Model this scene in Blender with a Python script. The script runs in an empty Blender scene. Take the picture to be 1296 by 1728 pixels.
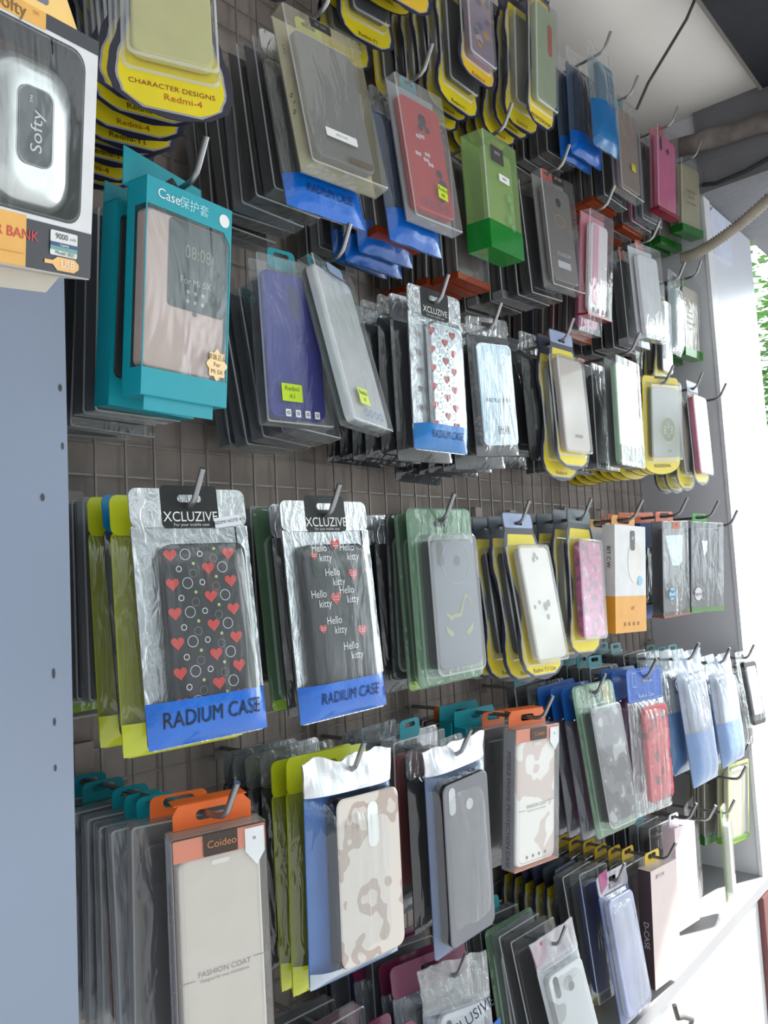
import bpy, math, random
from mathutils import Vector, Matrix, noise
from mathutils.geometry import tessellate_polygon
random.seed(7)
SC = bpy.context.scene
COL = SC.collection

# ------------------------------------------------------------------ camera
cam_data = bpy.data.cameras.new('camera'); cam = bpy.data.objects.new('camera', cam_data); COL.objects.link(cam)
cam_data.sensor_fit = 'HORIZONTAL'; cam_data.sensor_width = 36.0; cam_data.lens = 36.0 * 1312.0 / 1296.0
cam_data.clip_start = 0.02; cam_data.clip_end = 200
_R = Vector((0.6653009, -0.74476535, -0.05195459)); _U = Vector((-0.02500974, -0.09178457, 0.99546477)); _F = Vector((0.7461563, 0.66098424, 0.07969075))
m = Matrix.Identity(4)
for i in range(3):
    m[i][0] = _R[i]; m[i][1] = _U[i]; m[i][2] = -_F[i]
m.translation = Vector((0, 0, 1.5)); cam.matrix_world = m
SC.camera = cam

# ------------------------------------------------------------------ light and exposure
vs = SC.view_settings
SC.display_settings.display_device = 'sRGB'
vs.view_transform = 'Standard'; vs.look = 'None'; vs.gamma = 1.0; vs.use_curve_mapping = False; vs.exposure = 0.3
SC.cycles.transparent_max_bounces = 24
SC.cycles.max_bounces = 8
SUN_DIR = Vector((1.0, -0.5, 1.06))
SUN_E = 12.0; SKY_E = 1.15
w = bpy.data.worlds.new('world'); SC.world = w; w.use_nodes = True
nt = w.node_tree; nt.nodes.clear()
def N(nt, t, **k):
    n = nt.nodes.new(t)
    for a, b in k.items():
        if a.startswith('i_'): n.inputs[int(a[2:])].default_value = b
        else: setattr(n, a, b)
    return n
out = N(nt, 'ShaderNodeOutputWorld'); bg = N(nt, 'ShaderNodeBackground')
tc = N(nt, 'ShaderNodeTexCoord'); sep = N(nt, 'ShaderNodeSeparateXYZ'); nt.links.new(tc.outputs['Generated'], sep.inputs[0])
# open bright street towards +x, shaded street towards -x
mr = N(nt, 'ShaderNodeMapRange'); mr.inputs[1].default_value = 0.0; mr.inputs[2].default_value = 1.0; mr.inputs[3].default_value = 0.0; mr.inputs[4].default_value = 1.0
pw = N(nt, 'ShaderNodeMath', operation='POWER'); pw.inputs[1].default_value = 3.5
sc_ = N(nt, 'ShaderNodeMath', operation='MULTIPLY_ADD'); sc_.inputs[1].default_value = 6.0; sc_.inputs[2].default_value = 1.05
nt.links.new(mr.outputs[0], pw.inputs[0]); nt.links.new(pw.outputs[0], sc_.inputs[0])
nt.links.new(sep.outputs[0], mr.inputs[0])
ns = N(nt, 'ShaderNodeTexNoise'); ns.inputs['Scale'].default_value = 5.0; ns.inputs['Detail'].default_value = 6
nt.links.new(tc.outputs['Generated'], ns.inputs['Vector'])
cr = N(nt, 'ShaderNodeValToRGB'); cr.color_ramp.elements[0].position = 0.42; cr.color_ramp.elements[1].position = 0.56
cr.color_ramp.elements[0].color = (0.32, 0.38, 0.36, 1); cr.color_ramp.elements[1].color = (0.88, 0.95, 1.0, 1)
nt.links.new(ns.outputs['Fac'], cr.inputs[0])
mul = N(nt, 'ShaderNodeMath', operation='MULTIPLY'); mul.inputs[1].default_value = SKY_E
ez = N(nt, 'ShaderNodeMapRange'); ez.inputs[1].default_value = 0.05; ez.inputs[2].default_value = 0.75; ez.inputs[3].default_value = 0.42; ez.inputs[4].default_value = 1.75
nt.links.new(sep.outputs[2], ez.inputs[0]); nt.links.new(ez.outputs[0], sc_.inputs[2]); nt.links.new(sc_.outputs[0], mul.inputs[0]); nt.links.new(cr.outputs[0], bg.inputs[0]); nt.links.new(mul.outputs[0], bg.inputs[1]); nt.links.new(bg.outputs[0], out.inputs[0])
sun_data = bpy.data.lights.new('sun', 'SUN'); sun_data.energy = SUN_E; sun_data.angle = math.radians(1.2); sun_data.color = (1.0, 0.95, 0.88)
sun = bpy.data.objects.new('sun', sun_data); COL.objects.link(sun)
sun.rotation_euler = (-SUN_DIR).to_track_quat('-Z', 'Y').to_euler(); sun.location = (3, -2, 4)

# ------------------------------------------------------------------ materials
def lin(c):
    return tuple(((v / 255) / 12.92 if v / 255 <= 0.04045 else ((v / 255 + 0.055) / 1.055) ** 2.4) for v in c)
MATS = {}
def newmat(name):
    mt = bpy.data.materials.new(name); mt.use_nodes = True; mt.node_tree.nodes.clear(); return mt
def solid(c, rough=0.5, metal=0.0, var=0.06, vscale=40.0, bump=0.0, bscale=80.0, spec=0.5, coat=0.0):
    key = ('s', tuple(c), rough, metal, var, vscale, bump, bscale, spec, coat)
    if key in MATS: return MATS[key]
    mt = newmat('paint_%d_%d_%d' % tuple(c)); nt = mt.node_tree; l = nt.links
    o = N(nt, 'ShaderNodeOutputMaterial'); p = N(nt, 'ShaderNodeBsdfPrincipled'); l.new(p.outputs[0], o.inputs[0])
    a = lin(c); t = N(nt, 'ShaderNodeTexCoord'); n = N(nt, 'ShaderNodeTexNoise'); n.inputs['Scale'].default_value = vscale; n.inputs['Detail'].default_value = 4
    l.new(t.outputs['Object'], n.inputs['Vector'])
    r = N(nt, 'ShaderNodeValToRGB'); r.color_ramp.elements[0].position = .3; r.color_ramp.elements[1].position = .7
    r.color_ramp.elements[0].color = tuple(v * (1 - var) for v in a) + (1,); r.color_ramp.elements[1].color = tuple(min(1, v * (1 + var)) for v in a) + (1,)
    l.new(n.outputs['Fac'], r.inputs[0]); l.new(r.outputs[0], p.inputs['Base Color'])
    p.inputs['Roughness'].default_value = rough; p.inputs['Metallic'].default_value = metal
    p.inputs['Specular IOR Level'].default_value = spec; p.inputs['Coat Weight'].default_value = coat; p.inputs['Coat Roughness'].default_value = .08
    if bump:
        b = N(nt, 'ShaderNodeBump'); n2 = N(nt, 'ShaderNodeTexNoise'); n2.inputs['Scale'].default_value = bscale; n2.inputs['Detail'].default_value = 5
        l.new(t.outputs['Object'], n2.inputs['Vector']); l.new(n2.outputs['Fac'], b.inputs['Height']); b.inputs['Strength'].default_value = bump; b.inputs['Distance'].default_value = .003
        l.new(b.outputs[0], p.inputs['Normal'])
    MATS[key] = mt; return mt
def clear(tint=(248, 250, 251), milk=0.06, rough=0.07, bump=0.25, sx=30, sz=9, gloss=1.0, milkc=(215, 215, 215)):
    """clear packaging film: see-through, glossy, a little hazy, creased"""
    key = ('c', tuple(tint), milk, rough, bump, sx, sz, gloss, tuple(milkc))
    if key in MATS: return MATS[key]
    mt = newmat('clear_film'); nt = mt.node_tree; l = nt.links
    o = N(nt, 'ShaderNodeOutputMaterial'); tr = N(nt, 'ShaderNodeBsdfTransparent'); gl = N(nt, 'ShaderNodeBsdfGlossy'); df = N(nt, 'ShaderNodeBsdfDiffuse')
    tr.inputs[0].default_value = lin(tint) + (1,); gl.inputs['Roughness'].default_value = rough; df.inputs[0].default_value = lin(milkc) + (1,)
    gl.inputs[0].default_value = (gloss, gloss, gloss, 1)
    lw = N(nt, 'ShaderNodeLayerWeight'); lw.inputs[0].default_value = .5; pw = N(nt, 'ShaderNodeMath', operation='POWER'); pw.inputs[1].default_value = 4.5; l.new(lw.outputs['Facing'], pw.inputs[0]); fr = N(nt, 'ShaderNodeMath', operation='MULTIPLY_ADD'); fr.inputs[1].default_value = .93; fr.inputs[2].default_value = .065; l.new(pw.outputs[0], fr.inputs[0])
    t = N(nt, 'ShaderNodeTexCoord'); mp = N(nt, 'ShaderNodeMapping'); mp.inputs['Scale'].default_value = (sx, 20, sz); l.new(t.outputs['Object'], mp.inputs[0])
    n = N(nt, 'ShaderNodeTexNoise'); n.inputs['Scale'].default_value = 1.6; n.inputs['Detail'].default_value = 3; n.inputs['Distortion'].default_value = .8
    l.new(mp.outputs[0], n.inputs['Vector']); b = N(nt, 'ShaderNodeBump'); b.inputs['Strength'].default_value = min(1, bump * 1.3); b.inputs['Distance'].default_value = .006
    l.new(n.outputs['Fac'], b.inputs['Height']); 
    if bump > .2: l.new(b.outputs[0], gl.inputs['Normal']); l.new(b.outputs[0], lw.inputs['Normal'])
    m1 = N(nt, 'ShaderNodeMixShader'); m1.inputs[0].default_value = milk; l.new(tr.outputs[0], m1.inputs[1]); l.new(df.outputs[0], m1.inputs[2])
    m2 = N(nt, 'ShaderNodeMixShader'); l.new(fr.outputs[0], m2.inputs[0]); l.new(m1.outputs[0], m2.inputs[1]); l.new(gl.outputs[0], m2.inputs[2]); l.new(m2.outputs[0], o.inputs[0])
    MATS[key] = mt; return mt
def foil(c=(205, 207, 210), rough=0.22, bump=0.5, sx=60, sz=25):
    key = ('f', tuple(c), rough, bump, sx, sz)
    if key in MATS: return MATS[key]
    mt = newmat('crinkled_foil'); nt = mt.node_tree; l = nt.links
    o = N(nt, 'ShaderNodeOutputMaterial'); p = N(nt, 'ShaderNodeBsdfPrincipled'); l.new(p.outputs[0], o.inputs[0])
    p.inputs['Base Color'].default_value = lin(c) + (1,); p.inputs['Metallic'].default_value = .85; p.inputs['Roughness'].default_value = rough
    t = N(nt, 'ShaderNodeTexCoord'); mp = N(nt, 'ShaderNodeMapping'); mp.inputs['Scale'].default_value = (sx, 30, sz); l.new(t.outputs['Object'], mp.inputs[0])
    n = N(nt, 'ShaderNodeTexNoise'); n.inputs['Scale'].default_value = 1.5; n.inputs['Detail'].default_value = 4; n.inputs['Distortion'].default_value = 1
    l.new(mp.outputs[0], n.inputs['Vector']); b = N(nt, 'ShaderNodeBump'); b.inputs['Strength'].default_value = bump; b.inputs['Distance'].default_value = .004
    l.new(n.outputs['Fac'], b.inputs['Height']); l.new(b.outputs[0], p.inputs['Normal'])
    MATS[key] = mt; return mt
def blotch(cols, scale=45, kind='noise', rough=.45, pos=(.45, .55)):
    """printed pattern of hard-edged patches (camouflage, flecks)"""
    key = ('b', tuple(cols), scale, kind, pos)
    if key in MATS: return MATS[key]
    mt = newmat('printed_pattern'); nt = mt.node_tree; l = nt.links
    o = N(nt, 'ShaderNodeOutputMaterial'); p = N(nt, 'ShaderNodeBsdfPrincipled'); l.new(p.outputs[0], o.inputs[0]); p.inputs['Roughness'].default_value = rough
    t = N(nt, 'ShaderNodeTexCoord')
    if kind == 'noise': n = N(nt, 'ShaderNodeTexNoise'); n.inputs['Detail'].default_value = 1.5; oo = 'Fac'
    else: n = N(nt, 'ShaderNodeTexVoronoi'); oo = 'Distance'
    n.inputs['Scale'].default_value = scale; l.new(t.outputs['Object'], n.inputs['Vector'])
    r = N(nt, 'ShaderNodeValToRGB'); r.color_ramp.interpolation = 'CONSTANT'; e = r.color_ramp.elements
    e[0].position = 0; e[0].color = lin(cols[0]) + (1,); e[1].position = pos[0]; e[1].color = lin(cols[1]) + (1,)
    for c, q in zip(cols[2:], pos[1:]): x = e.new(q); x.color = lin(c) + (1,)
    l.new(n.outputs[oo], r.inputs[0]); l.new(r.outputs[0], p.inputs['Base Color']); MATS[key] = mt; return mt

BLK = (26, 26, 32); DK = (46, 46, 54); WHT = (232, 232, 232); GREY = (128, 128, 134); TEAL = (10, 150, 165); LIME = (188, 196, 30)
YEL = (236, 214, 30); ORA = (226, 104, 40); BLUE = (0, 100, 200); RED = (200, 44, 50); PINK = (205, 110, 150); GRN = (50, 150, 60); ARMY = (96, 124, 100)
INK = lambda c=BLK: solid(c, .5, var=.02)
STEEL = solid((150, 150, 152), .28, .9, bump=.1)

# ------------------------------------------------------------------ mesh helpers
def rrect(w, h, r, cx=0, cz=0, n=5):
    r = min(r, w / 2 - 1e-5, h / 2 - 1e-5); o = []
    for (sx, sz, a0) in ((1, 1, 0), (-1, 1, 90), (-1, -1, 180), (1, -1, 270)):
        for k in range(n + 1):
            a = math.radians(a0 + 90 * k / n); o.append((cx + sx * (w / 2 - r) + r * math.cos(a), cz + sz * (h / 2 - r) + r * math.sin(a)))
    return o
def circle(r, cx=0, cz=0, n=16, sx=1.0): return [(cx + sx * r * math.cos(2 * math.pi * k / n), cz + r * math.sin(2 * math.pi * k / n)) for k in range(n)]
def heart(s, cx, cz, n=18):
    o = []
    for k in range(n):
        t = 2 * math.pi * k / n; o.append((cx + s * 16 * math.sin(t) ** 3 / 32, cz + s * (13 * math.cos(t) - 5 * math.cos(2 * t) - 2 * math.cos(3 * t) - math.cos(4 * t)) / 32))
    return o[::-1]
class MB:
    def __init__(s): s.v = []; s.f = []; s.m = []; s.mats = []; s.smooth = []
    def mi(s, mt):
        if mt not in s.mats: s.mats.append(mt)
        return s.mats.index(mt)
    def add(s, vs_, fs_, mt, smooth=False):
        b = len(s.v); k = s.mi(mt); s.v += [tuple(p) for p in vs_]
        for f in fs_: s.f.append(tuple(b + i for i in f)); s.m.append(k); s.smooth.append(smooth)
        return s
    def box(s, x0, x1, y0, y1, z0, z1, mt):
        vs_ = [(x, y, z) for x in (x0, x1) for y in (y0, y1) for z in (z0, z1)]
        return s.add(vs_, [(0, 1, 3, 2), (4, 6, 7, 5), (0, 4, 5, 1), (2, 3, 7, 6), (0, 2, 6, 4), (1, 5, 7, 3)], mt)
    def flat(s, outer, y0, y1, mt, holes=(), side=None):
        """outline in x,z (with holes) given thickness from y0 (front) to y1 (back)"""
        loops = [outer] + list(holes); pts = [p for l in loops for p in l]
        tris = tessellate_polygon([[Vector((p[0], p[1], 0)) for p in l] for l in loops])
        n = len(pts); vs_ = [(p[0], y0, p[1]) for p in pts]; fs_ = []
        for t in tris:
            a, b, c = [Vector(pts[i]) for i in t]
            if (b - a).cross(c - a) < 0: t = (t[0], t[2], t[1])
            fs_.append(tuple(t))
        s.add(vs_, fs_, mt)
        if y1 is not None and abs(y1 - y0) > 1e-6:
            s.add([(p[0], y1, p[1]) for p in pts], [f[::-1] for f in fs_], mt)
            b = 0
            for l in loops:
                k = len(l)
                s.add([(p[0], y0, p[1]) for p in l] + [(p[0], y1, p[1]) for p in l], [(i, (i + 1) % k, k + (i + 1) % k, k + i) for i in range(k)], side or mt)
        return s
    def ring(s, outer, t, y, mt):
        cx = sum(p[0] for p in outer) / len(outer); cz = sum(p[1] for p in outer) / len(outer)
        R_ = max(math.hypot(p[0] - cx, p[1] - cz) for p in outer); k = 1 - t / R_
        inn = [(cx + (p[0] - cx) * k, cz + (p[1] - cz) * k) for p in outer]; n = len(outer)
        return s.add([(p[0], y, p[1]) for p in outer + inn], [(i, (i + 1) % n, n + (i + 1) % n, n + i) for i in range(n)], mt)
    def loft(s, w, h, r, rings, mt, cx=0, cz=0, cap0=True, cap1=True, smooth=False, n=5):
        """rounded-rectangle sections (inset, y) from front to back"""
        L = [[(p[0], y, p[1]) for p in rrect(w - 2 * i, h - 2 * i, max(r - i * .5, .0008), cx, cz, n)] for i, y in rings]; k = len(L[0])
        vs_ = [p for l in L for p in l]; fs_ = []
        for a in range(len(L) - 1):
            for i in range(k): fs_.append((a * k + i, a * k + (i + 1) % k, (a + 1) * k + (i + 1) % k, (a + 1) * k + i))
        s.add(vs_, fs_, mt, smooth)
        if cap0: s.add(L[0], [tuple(range(k))], mt)
        if cap1: s.add(L[-1], [tuple(range(k))[::-1]], mt)
        return s
    def grid(s, fn, nu, nv, mt, smooth=True):
        vs_ = [fn(i / nu, j / nv) for j in range(nv + 1) for i in range(nu + 1)]
        return s.add(vs_, [(j * (nu + 1) + i, (j + 1) * (nu + 1) + i, (j + 1) * (nu + 1) + i + 1, j * (nu + 1) + i + 1) for j in range(nv) for i in range(nu)], mt, smooth)
    def tube(s, pts, r, mt, n=8, rf=None):
        P = [Vector(p) for p in pts]; L = []
        for i, p in enumerate(P):
            d = (P[min(i + 1, len(P) - 1)] - P[max(i - 1, 0)]).normalized(); a = d.cross(Vector((0, 0, 1)))
            if a.length < .05: a = d.cross(Vector((1, 0, 0)))
            a.normalize(); b = d.cross(a); rr = r if rf is None else r * rf(i)
            L.append([p + (a * math.cos(2 * math.pi * k / n) + b * math.sin(2 * math.pi * k / n)) * rr for k in range(n)])
        vs_ = [p for l in L for p in l]; fs_ = [(a * n + i, a * n + (i + 1) % n, (a + 1) * n + (i + 1) % n, (a + 1) * n + i) for a in range(len(L) - 1) for i in range(n)]
        s.add(vs_, fs_, mt, True); s.add(L[0], [tuple(range(n))[::-1]], mt); s.add(L[-1], [tuple(range(n))], mt); return s
    def text(s, t, size, x, z, y, mt, rot=0.0, plane='front', sx=1.0, shear=0.0):
        vs_, fs_ = text_mesh(t); c, q = math.cos(math.radians(rot)), math.sin(math.radians(rot)); o = []
        for (a, b) in vs_:
            a, b = (a * sx + b * shear) * size, b * size
            if plane == 'front': o.append((x + a * c - b * q, y, z + a * q + b * c))
            else: o.append((y, x - b, z - a))      # 'side': on the x=const face looking from -x, reading downwards
        return s.add(o, fs_, mt)
    def build(s, name, parent=None):
        me = bpy.data.meshes.new(name); me.from_pydata(s.v, [], s.f)
        for mt in s.mats: me.materials.append(mt)
        me.polygons.foreach_set('material_index', s.m); me.polygons.foreach_set('use_smooth', s.smooth); me.update()
        o = bpy.data.objects.new(name, me); COL.objects.link(o)
        if parent: o.parent = parent
        return o
TXT = {}
def text_mesh(t):
    if t in TXT: return TXT[t]
    cu = bpy.data.curves.new('lettering', 'FONT'); cu.body = t; cu.size = 1; cu.align_x = 'CENTER'; cu.align_y = 'CENTER'; cu.resolution_u = 3
    o = bpy.data.objects.new('lettering', cu); me = o.to_mesh()
    r = ([(v.co.x, v.co.y) for v in me.vertices], [tuple(p.vertices) for p in me.polygons])
    o.to_mesh_clear(); bpy.data.objects.remove(o); bpy.data.curves.remove(cu); TXT[t] = r; return r
def struct(o): o['kind'] = 'structure'; return o
def root(name, label=None, cat=None, group=None):
    o = bpy.data.objects.new(name, None); COL.objects.link(o); o.empty_display_size = .02
    if label: tag(o, label, cat, group)
    return o
def tag(o, label, cat, group=None):
    o['label'] = label; o['category'] = cat
    if group: o['group'] = group
    return o
def copy_tree(o, parent=None):
    c = o.copy(); COL.objects.link(c); c.parent = parent
    for ch in KIDS.get(o.name, []): copy_tree(ch, c)
    return c
KIDS = {}

# ------------------------------------------------------------------ the setting
WY = 0.761      # plane of the wire grid; packs hang out from it towards -y
def pt(name, x0, x1, y0, y1, z0, z1, mt): return struct(MB().box(x0, x1, y0, y1, z0, z1, mt).build(name))
board = solid((178, 166, 158), .8, var=.22, vscale=14, bump=.3)
pt('wall_back', -.4, 1.80, WY + .012, WY + .05, .4, 2.6, board)
panelgrey = solid((222, 222, 228), .45, var=.04, vscale=6)
white = solid((214, 218, 228), .35, var=.03, vscale=5)
pt('wall_right', 1.80, 1.815, .574, WY + .05, .8, 2.6, panelgrey)
pt('trim_1', 1.797, 1.836, .566, .5738, .8, 2.5, solid((225, 226, 230), .3))
pt('trim_2', 1.8362, 1.8392, .5685, .574, .8, 2.5, solid((70, 70, 74), .5))
pt('wall_right_facade', 1.8394, 2.15, .57, .70, .3, 2.6, white)
left = solid((134, 144, 164), .22, var=.05, vscale=3, bump=.05, bscale=6)
pt('wall_left_facade', -.6, .282, .57, WY + .05, .3, 2.5, left)
stain = MB()
for (x, z, a, b) in ((.268, 1.44, .0012, .004), (.268, 1.405, .001, .003), (.268, 1.372, .001, .0025), (.262, 1.57, .0016, .003), (.277, 1.655, .0014, .003), (.278, 1.61, .001, .003)):
    stain.flat(circle(b, x, z, 8, a / b), .5695, None, solid((60, 60, 66), .6))
g = solid((110, 118, 136), .4)
for seg in ((.268, .9735, .0008, .03), (.268, .9055, .0008, .03)): pass
stain.box(.2545, .2552, .5693, .57, 1.045, 1.09, g).box(.2545, .281, .5693, .57, 1.0443, 1.045, g).box(.262, .281, .5693, .57, 1.063, 1.0637, g)
struct(stain.build('trim_3'))
shelfm = solid((150, 150, 154), .5, var=.05, vscale=8)
pt('wall_base_shelf', .282, 1.80, .555, WY + .012, .795, .815, shelfm)
pt('wall_below_shelf', .282, 1.745, .565, .70, .0, .795, solid((235, 236, 238), .4, var=.02))
pt('trim_4', 1.746, 1.9, .553, .5645, .0, .79, solid((110, 62, 60), .5))
# tarpaulin ceiling: gently sagging sheet
cm = MB()
cmat = solid((232, 227, 221), .7, var=.05, vscale=3, bump=.35, bscale=5)
def ceil(u, v):
    x = -1.2 + 3.05 * u; y = -0.35 + 1.17 * v
    return (x, y, 2.507 + .022 * abs(noise.noise(Vector((x * 1.8, y * 2.2, 1)))) + .006 * noise.noise(Vector((x * 6, y * 3, 4))) + .005 * abs(math.sin(3.1 * (x + y * .9))))
cm.grid(ceil, 60, 30, cmat)
cm.grid(lambda u, v: (ceil(1 - u, v)[0], ceil(1 - u, v)[1], ceil(1 - u, v)[2] + .012), 60, 30, cmat)
struct(cm.build('ceiling'))
fl = MB().box(-8, 12, -10, 6, -.1, 0, solid((128, 130, 133), .85, var=.1, vscale=2)); struct(fl.build('floor'))
dark = solid((28, 30, 36), .6, var=.2, vscale=20, bump=.3)
t = root('ceiling_cover', 'black sheet panel fixed under the pale ceiling at its corner', 'panel')
MB().box(.9, 1.742, -.3, .415, 2.484, 2.494, dark).build('sheet', t)
MB().box(.9, 1.742, .409, .416, 2.482, 2.496, solid((120, 116, 110), .8, bump=.8)).build('frayed_edge', t)
beam = MB().box(1.785, 2.6, -.6, .5695, 2.325, 2.60, solid((112, 112, 116), .7, var=.1, vscale=10, bump=.4)); struct(beam.build('ceiling_beam'))
MB_ = MB().tube([(1.772 + .004 * math.sin(k * 1.7), .64 - k * .035, 2.45 - .045 * k / 10 + .010 * noise.noise(Vector((k * .6, 0, 3)))) for k in range(24)], .021, solid((120, 112, 108), .8, var=.3, vscale=30, bump=.9, bscale=40), 12, lambda i: 1 + .25 * noise.noise(Vector((i * .5, 2, 0))))
tag(MB_.build('wrapped_pipe'), 'thick grey rough-wrapped pipe running along the beam below the ceiling', 'pipe')
P0, P1, P2 = Vector((1.74, .61, 2.175)), Vector((1.768, .53, 2.175)), Vector((1.778, .33, 2.322))
cond = [(P0 * (1 - s) ** 2 + P1 * 2 * s * (1 - s) + P2 * s * s) for s in [k / 90 for k in range(91)]]
tag(MB().tube(cond, .0135, solid((158, 148, 134), .75, var=.15, vscale=40), 12, lambda i: 1.0 if i % 2 else .76).build('corrugated_conduit'), 'beige corrugated cable conduit curving up past the right side panel', 'conduit')
tag(MB().tube([(1.790, .575, 2.352), (1.782, .565, 2.345), (1.780, .53, 2.335), (1.78, .47, 2.338), (1.78, .40, 2.352), (1.78, .3, 2.38)], .0042, INK((34, 34, 38)), 8).build('black_cable'), 'thin black cable drooping across the grey beam above the conduit', 'cable')
tag(MB().tube([(1.386, .42, 2.4975), (1.39, .44, 2.47), (1.392, .47, 2.44), (1.395, .52, 2.39), (1.405, .55, 2.355)], .0028, solid((70, 64, 60), .8), 6).build('twine'), 'frayed dark twine tied from the ceiling corner to a hook', 'string')
pp = MB().flat([(1.835, 2.30), (1.86, 2.318), (1.98, 2.32), (1.975, 2.21), (1.84, 2.20)][::-1], .566, .5695, solid((205, 212, 232), .6, bump=.4))
tag(pp.build('paper_notice'), 'pale bluish paper sheet stuck on the white pillar under the beam', 'paper')
# steel wire grid in front of the board
wm = solid((170, 164, 160), .45, .4)
wg = root('wire_grid', 'grey steel wire grid panel fixed over the brown backboard', 'wire grid')
a = MB(); b = MB()
x = .30
while x < 1.795:
    a.box(x - .0011, x + .0011, WY - .0022, WY, .83, 2.48, wm); x += .0352
z = .845
while z < 2.48:
    b.box(.284, 1.795, WY, WY + .0022, z - .0011, z + .0011, wm); z += .0352
a.build('upright_wires', wg); b.build('cross_wires', wg)
# tree outside, seen past the white pillar
tr = root('street_tree', 'green leafy tree in bright daylight past the white pillar', 'tree')
lm = solid((120, 165, 95), .5, var=.5, vscale=2); L = MB()
for k in range(5200):
    c = Vector((random.gauss(10.2, .9), random.gauss(2.3, .9), random.gauss(3.6, .75)))
    q = Matrix.Rotation(random.uniform(0, 6.28), 3, 'Z') @ Matrix.Rotation(random.uniform(-1, 1), 3, 'X'); s_ = random.uniform(.05, .11)
    L.add([c + q @ Vector(p) * s_ for p in ((-1, 0, 0), (0, -.35, .1), (1, 0, 0), (0, .35, .1))], [(0, 1, 2, 3)], lm)
o = L.build('foliage', tr); o['kind'] = 'stuff'
MB().tube([(10.2, 2.3, 0), (10.25, 2.25, 1.5), (10.1, 2.4, 3), (10.3, 2.2, 5)], .16, solid((90, 76, 62), .9, bump=.8), 10, lambda i: 1.3 - i * .25).build('trunk', tr)

# ------------------------------------------------------------------ parts of the packs
def ctrl(pts, n):
    o = []
    for k in range(n + 1):
        t = k / n
        for (a, va), (b, vb) in zip(pts, pts[1:]):
            if a <= t <= b + 1e-9:
                f = (t - a) / (b - a); f = f * f * (3 - 2 * f); o.append((t, va + (vb - va) * f)); break
    return o
WAVE = [(0, .30), (.03, .355), (.07, .35), (.11, .325), (.16, .37), (.24, .43), (.32, .45), (.42, .40), (.52, .34), (.6, .35), (.7, .42), (.8, .48), (.87, .495), (.93, .45), (.97, .33), (1, .05)]
def wavy(w, h, inset=0.0, top=0.0):
    r = []; l = []
    for t, v in ctrl(WAVE, 44):
        if t < top: continue
        zz = h / 2 - t * h
        r.append((max(v * w - inset, .002), min(h / 2 - (top * h if top else inset), max(-h / 2 + inset, zz)) if not top else max(-h / 2 + inset, zz)))
    l = [(-a, c) for a, c in r][::-1]
    return (r + l)[::-1]
def proco(w, h, inset=0.0):
    a = w / 2 - inset; o = []
    top = h / 2 - inset; r = .01
    for k in range(5): t = math.radians(90 * k / 4); o.append((a - r + r * math.sin(math.radians(90) - t + 0) if False else a - r + r * math.cos(t), top - r + r * math.sin(t)))
    for k in range(5): t = math.radians(90 + 90 * k / 4); o.append((-a + r + r * math.cos(t), top - r + r * math.sin(t)))
    zb = -h / 2 + h * .13
    o.append((-a, zb))
    for k in range(1, 12):
        t = math.pi + math.pi * k / 12; o.append((a * math.cos(t), zb + (h * .13 - inset) * math.sin(t)))
    o.append((a, zb)); return o
def slot(w, cz, kind='pill'):
    if kind == 'euro':
        return rrect(w, w * .22, w * .1, 0, cz)[::-1]
    return rrect(w, w * .3, w * .15, 0, cz)[::-1]
def case_part(rt, w, h, mat, y=-.009, d=.0075, r=.009, cx=0, cz=0, cam='pill', camc=(20, 20, 24), extra=None, name='phone_case', side=None):
    b = MB()
    if side:
        b.loft(w, h, r, [(.0018, y), (.0004, y + .0009)], mat, cx, cz, cap1=False); b.loft(w, h, r, [(.0004, y + .0009), (0, y + .0025), (0, y + d)], solid(side, .3, coat=.5), cx, cz, cap0=False)
    else: b.loft(w, h, r, [(.0018, y), (.0004, y + .0009), (0, y + .0025), (0, y + d)], mat, cx, cz, smooth=False)
    yy = y - .0003; k = INK(camc)
    if cam == 'pill': b.flat(rrect(w * .16, w * .42, w * .08, cx - w * .3, cz + h * .38), yy, None, k)
    elif cam == 'pillmid': b.flat(rrect(w * .17, w * .5, w * .085, cx + w * .05, cz + h * .30), yy, None, k)
    elif cam == 'dot': b.flat(circle(w * .1, cx, cz + h * .34), yy, None, k)
    elif cam == 'duo': b.flat(rrect(w * .14, w * .38, w * .07, cx - w * .32, cz + h * .39), yy, None, k); b.flat(circle(w * .08, cx + w * .05, cz + h * .33, 14), yy, None, k)
    if extra: extra(b, yy - .0002)
    return b.build(name, rt)
def tab(rt, w, z0, hh, col, y=.009, t=.0008, holew=None, style='pill', tilt=0):
    """die-cut hang tab standing on the top of a pack"""
    m_ = solid(col, .4, var=.03); hw = holew or w * .55
    o = rrect(w, hh + .006, min(.006, w * .2), 0, z0 + hh / 2 - .003)
    b = MB(); b.flat(o, y - t, y, m_, [slot(hw, z0 + hh * .6)]); return b.build('hang_tab', rt)
def sticker(rt, w, h, x, z, y, col, lines=(), ink=BLK, rot=0, outline=None, name='sticker'):
    b = MB(); o = outline or rrect(w, h, .001, 0, 0, 2); c, s_ = math.cos(math.radians(rot)), math.sin(math.radians(rot))
    b.flat([(x + p[0] * c - p[1] * s_, z + p[0] * s_ + p[1] * c) for p in o], y, y + .0002, solid(col, .45, var=.02))
    for k, ln in enumerate(lines):
        dz = h * (.5 - (k + .5) / len(lines)) * .85
        b.text(ln, h / max(2.2, len(lines) * 1.35), x - dz * s_, z + dz * c, y - .0002, INK(ink), rot)
    return b.build(name, rt)
EDGE = clear(milk=.42, rough=.1, bump=.1, milkc=(228, 232, 234)); SHELL = clear(); HAZE = clear(milk=.07, rough=.12, bump=.3, sx=22, sz=8); BOX = clear(milk=.06, rough=.05, bump=.3, sx=26, sz=9)  # edge strips made milky to imitate light caught in plastic rims
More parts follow.
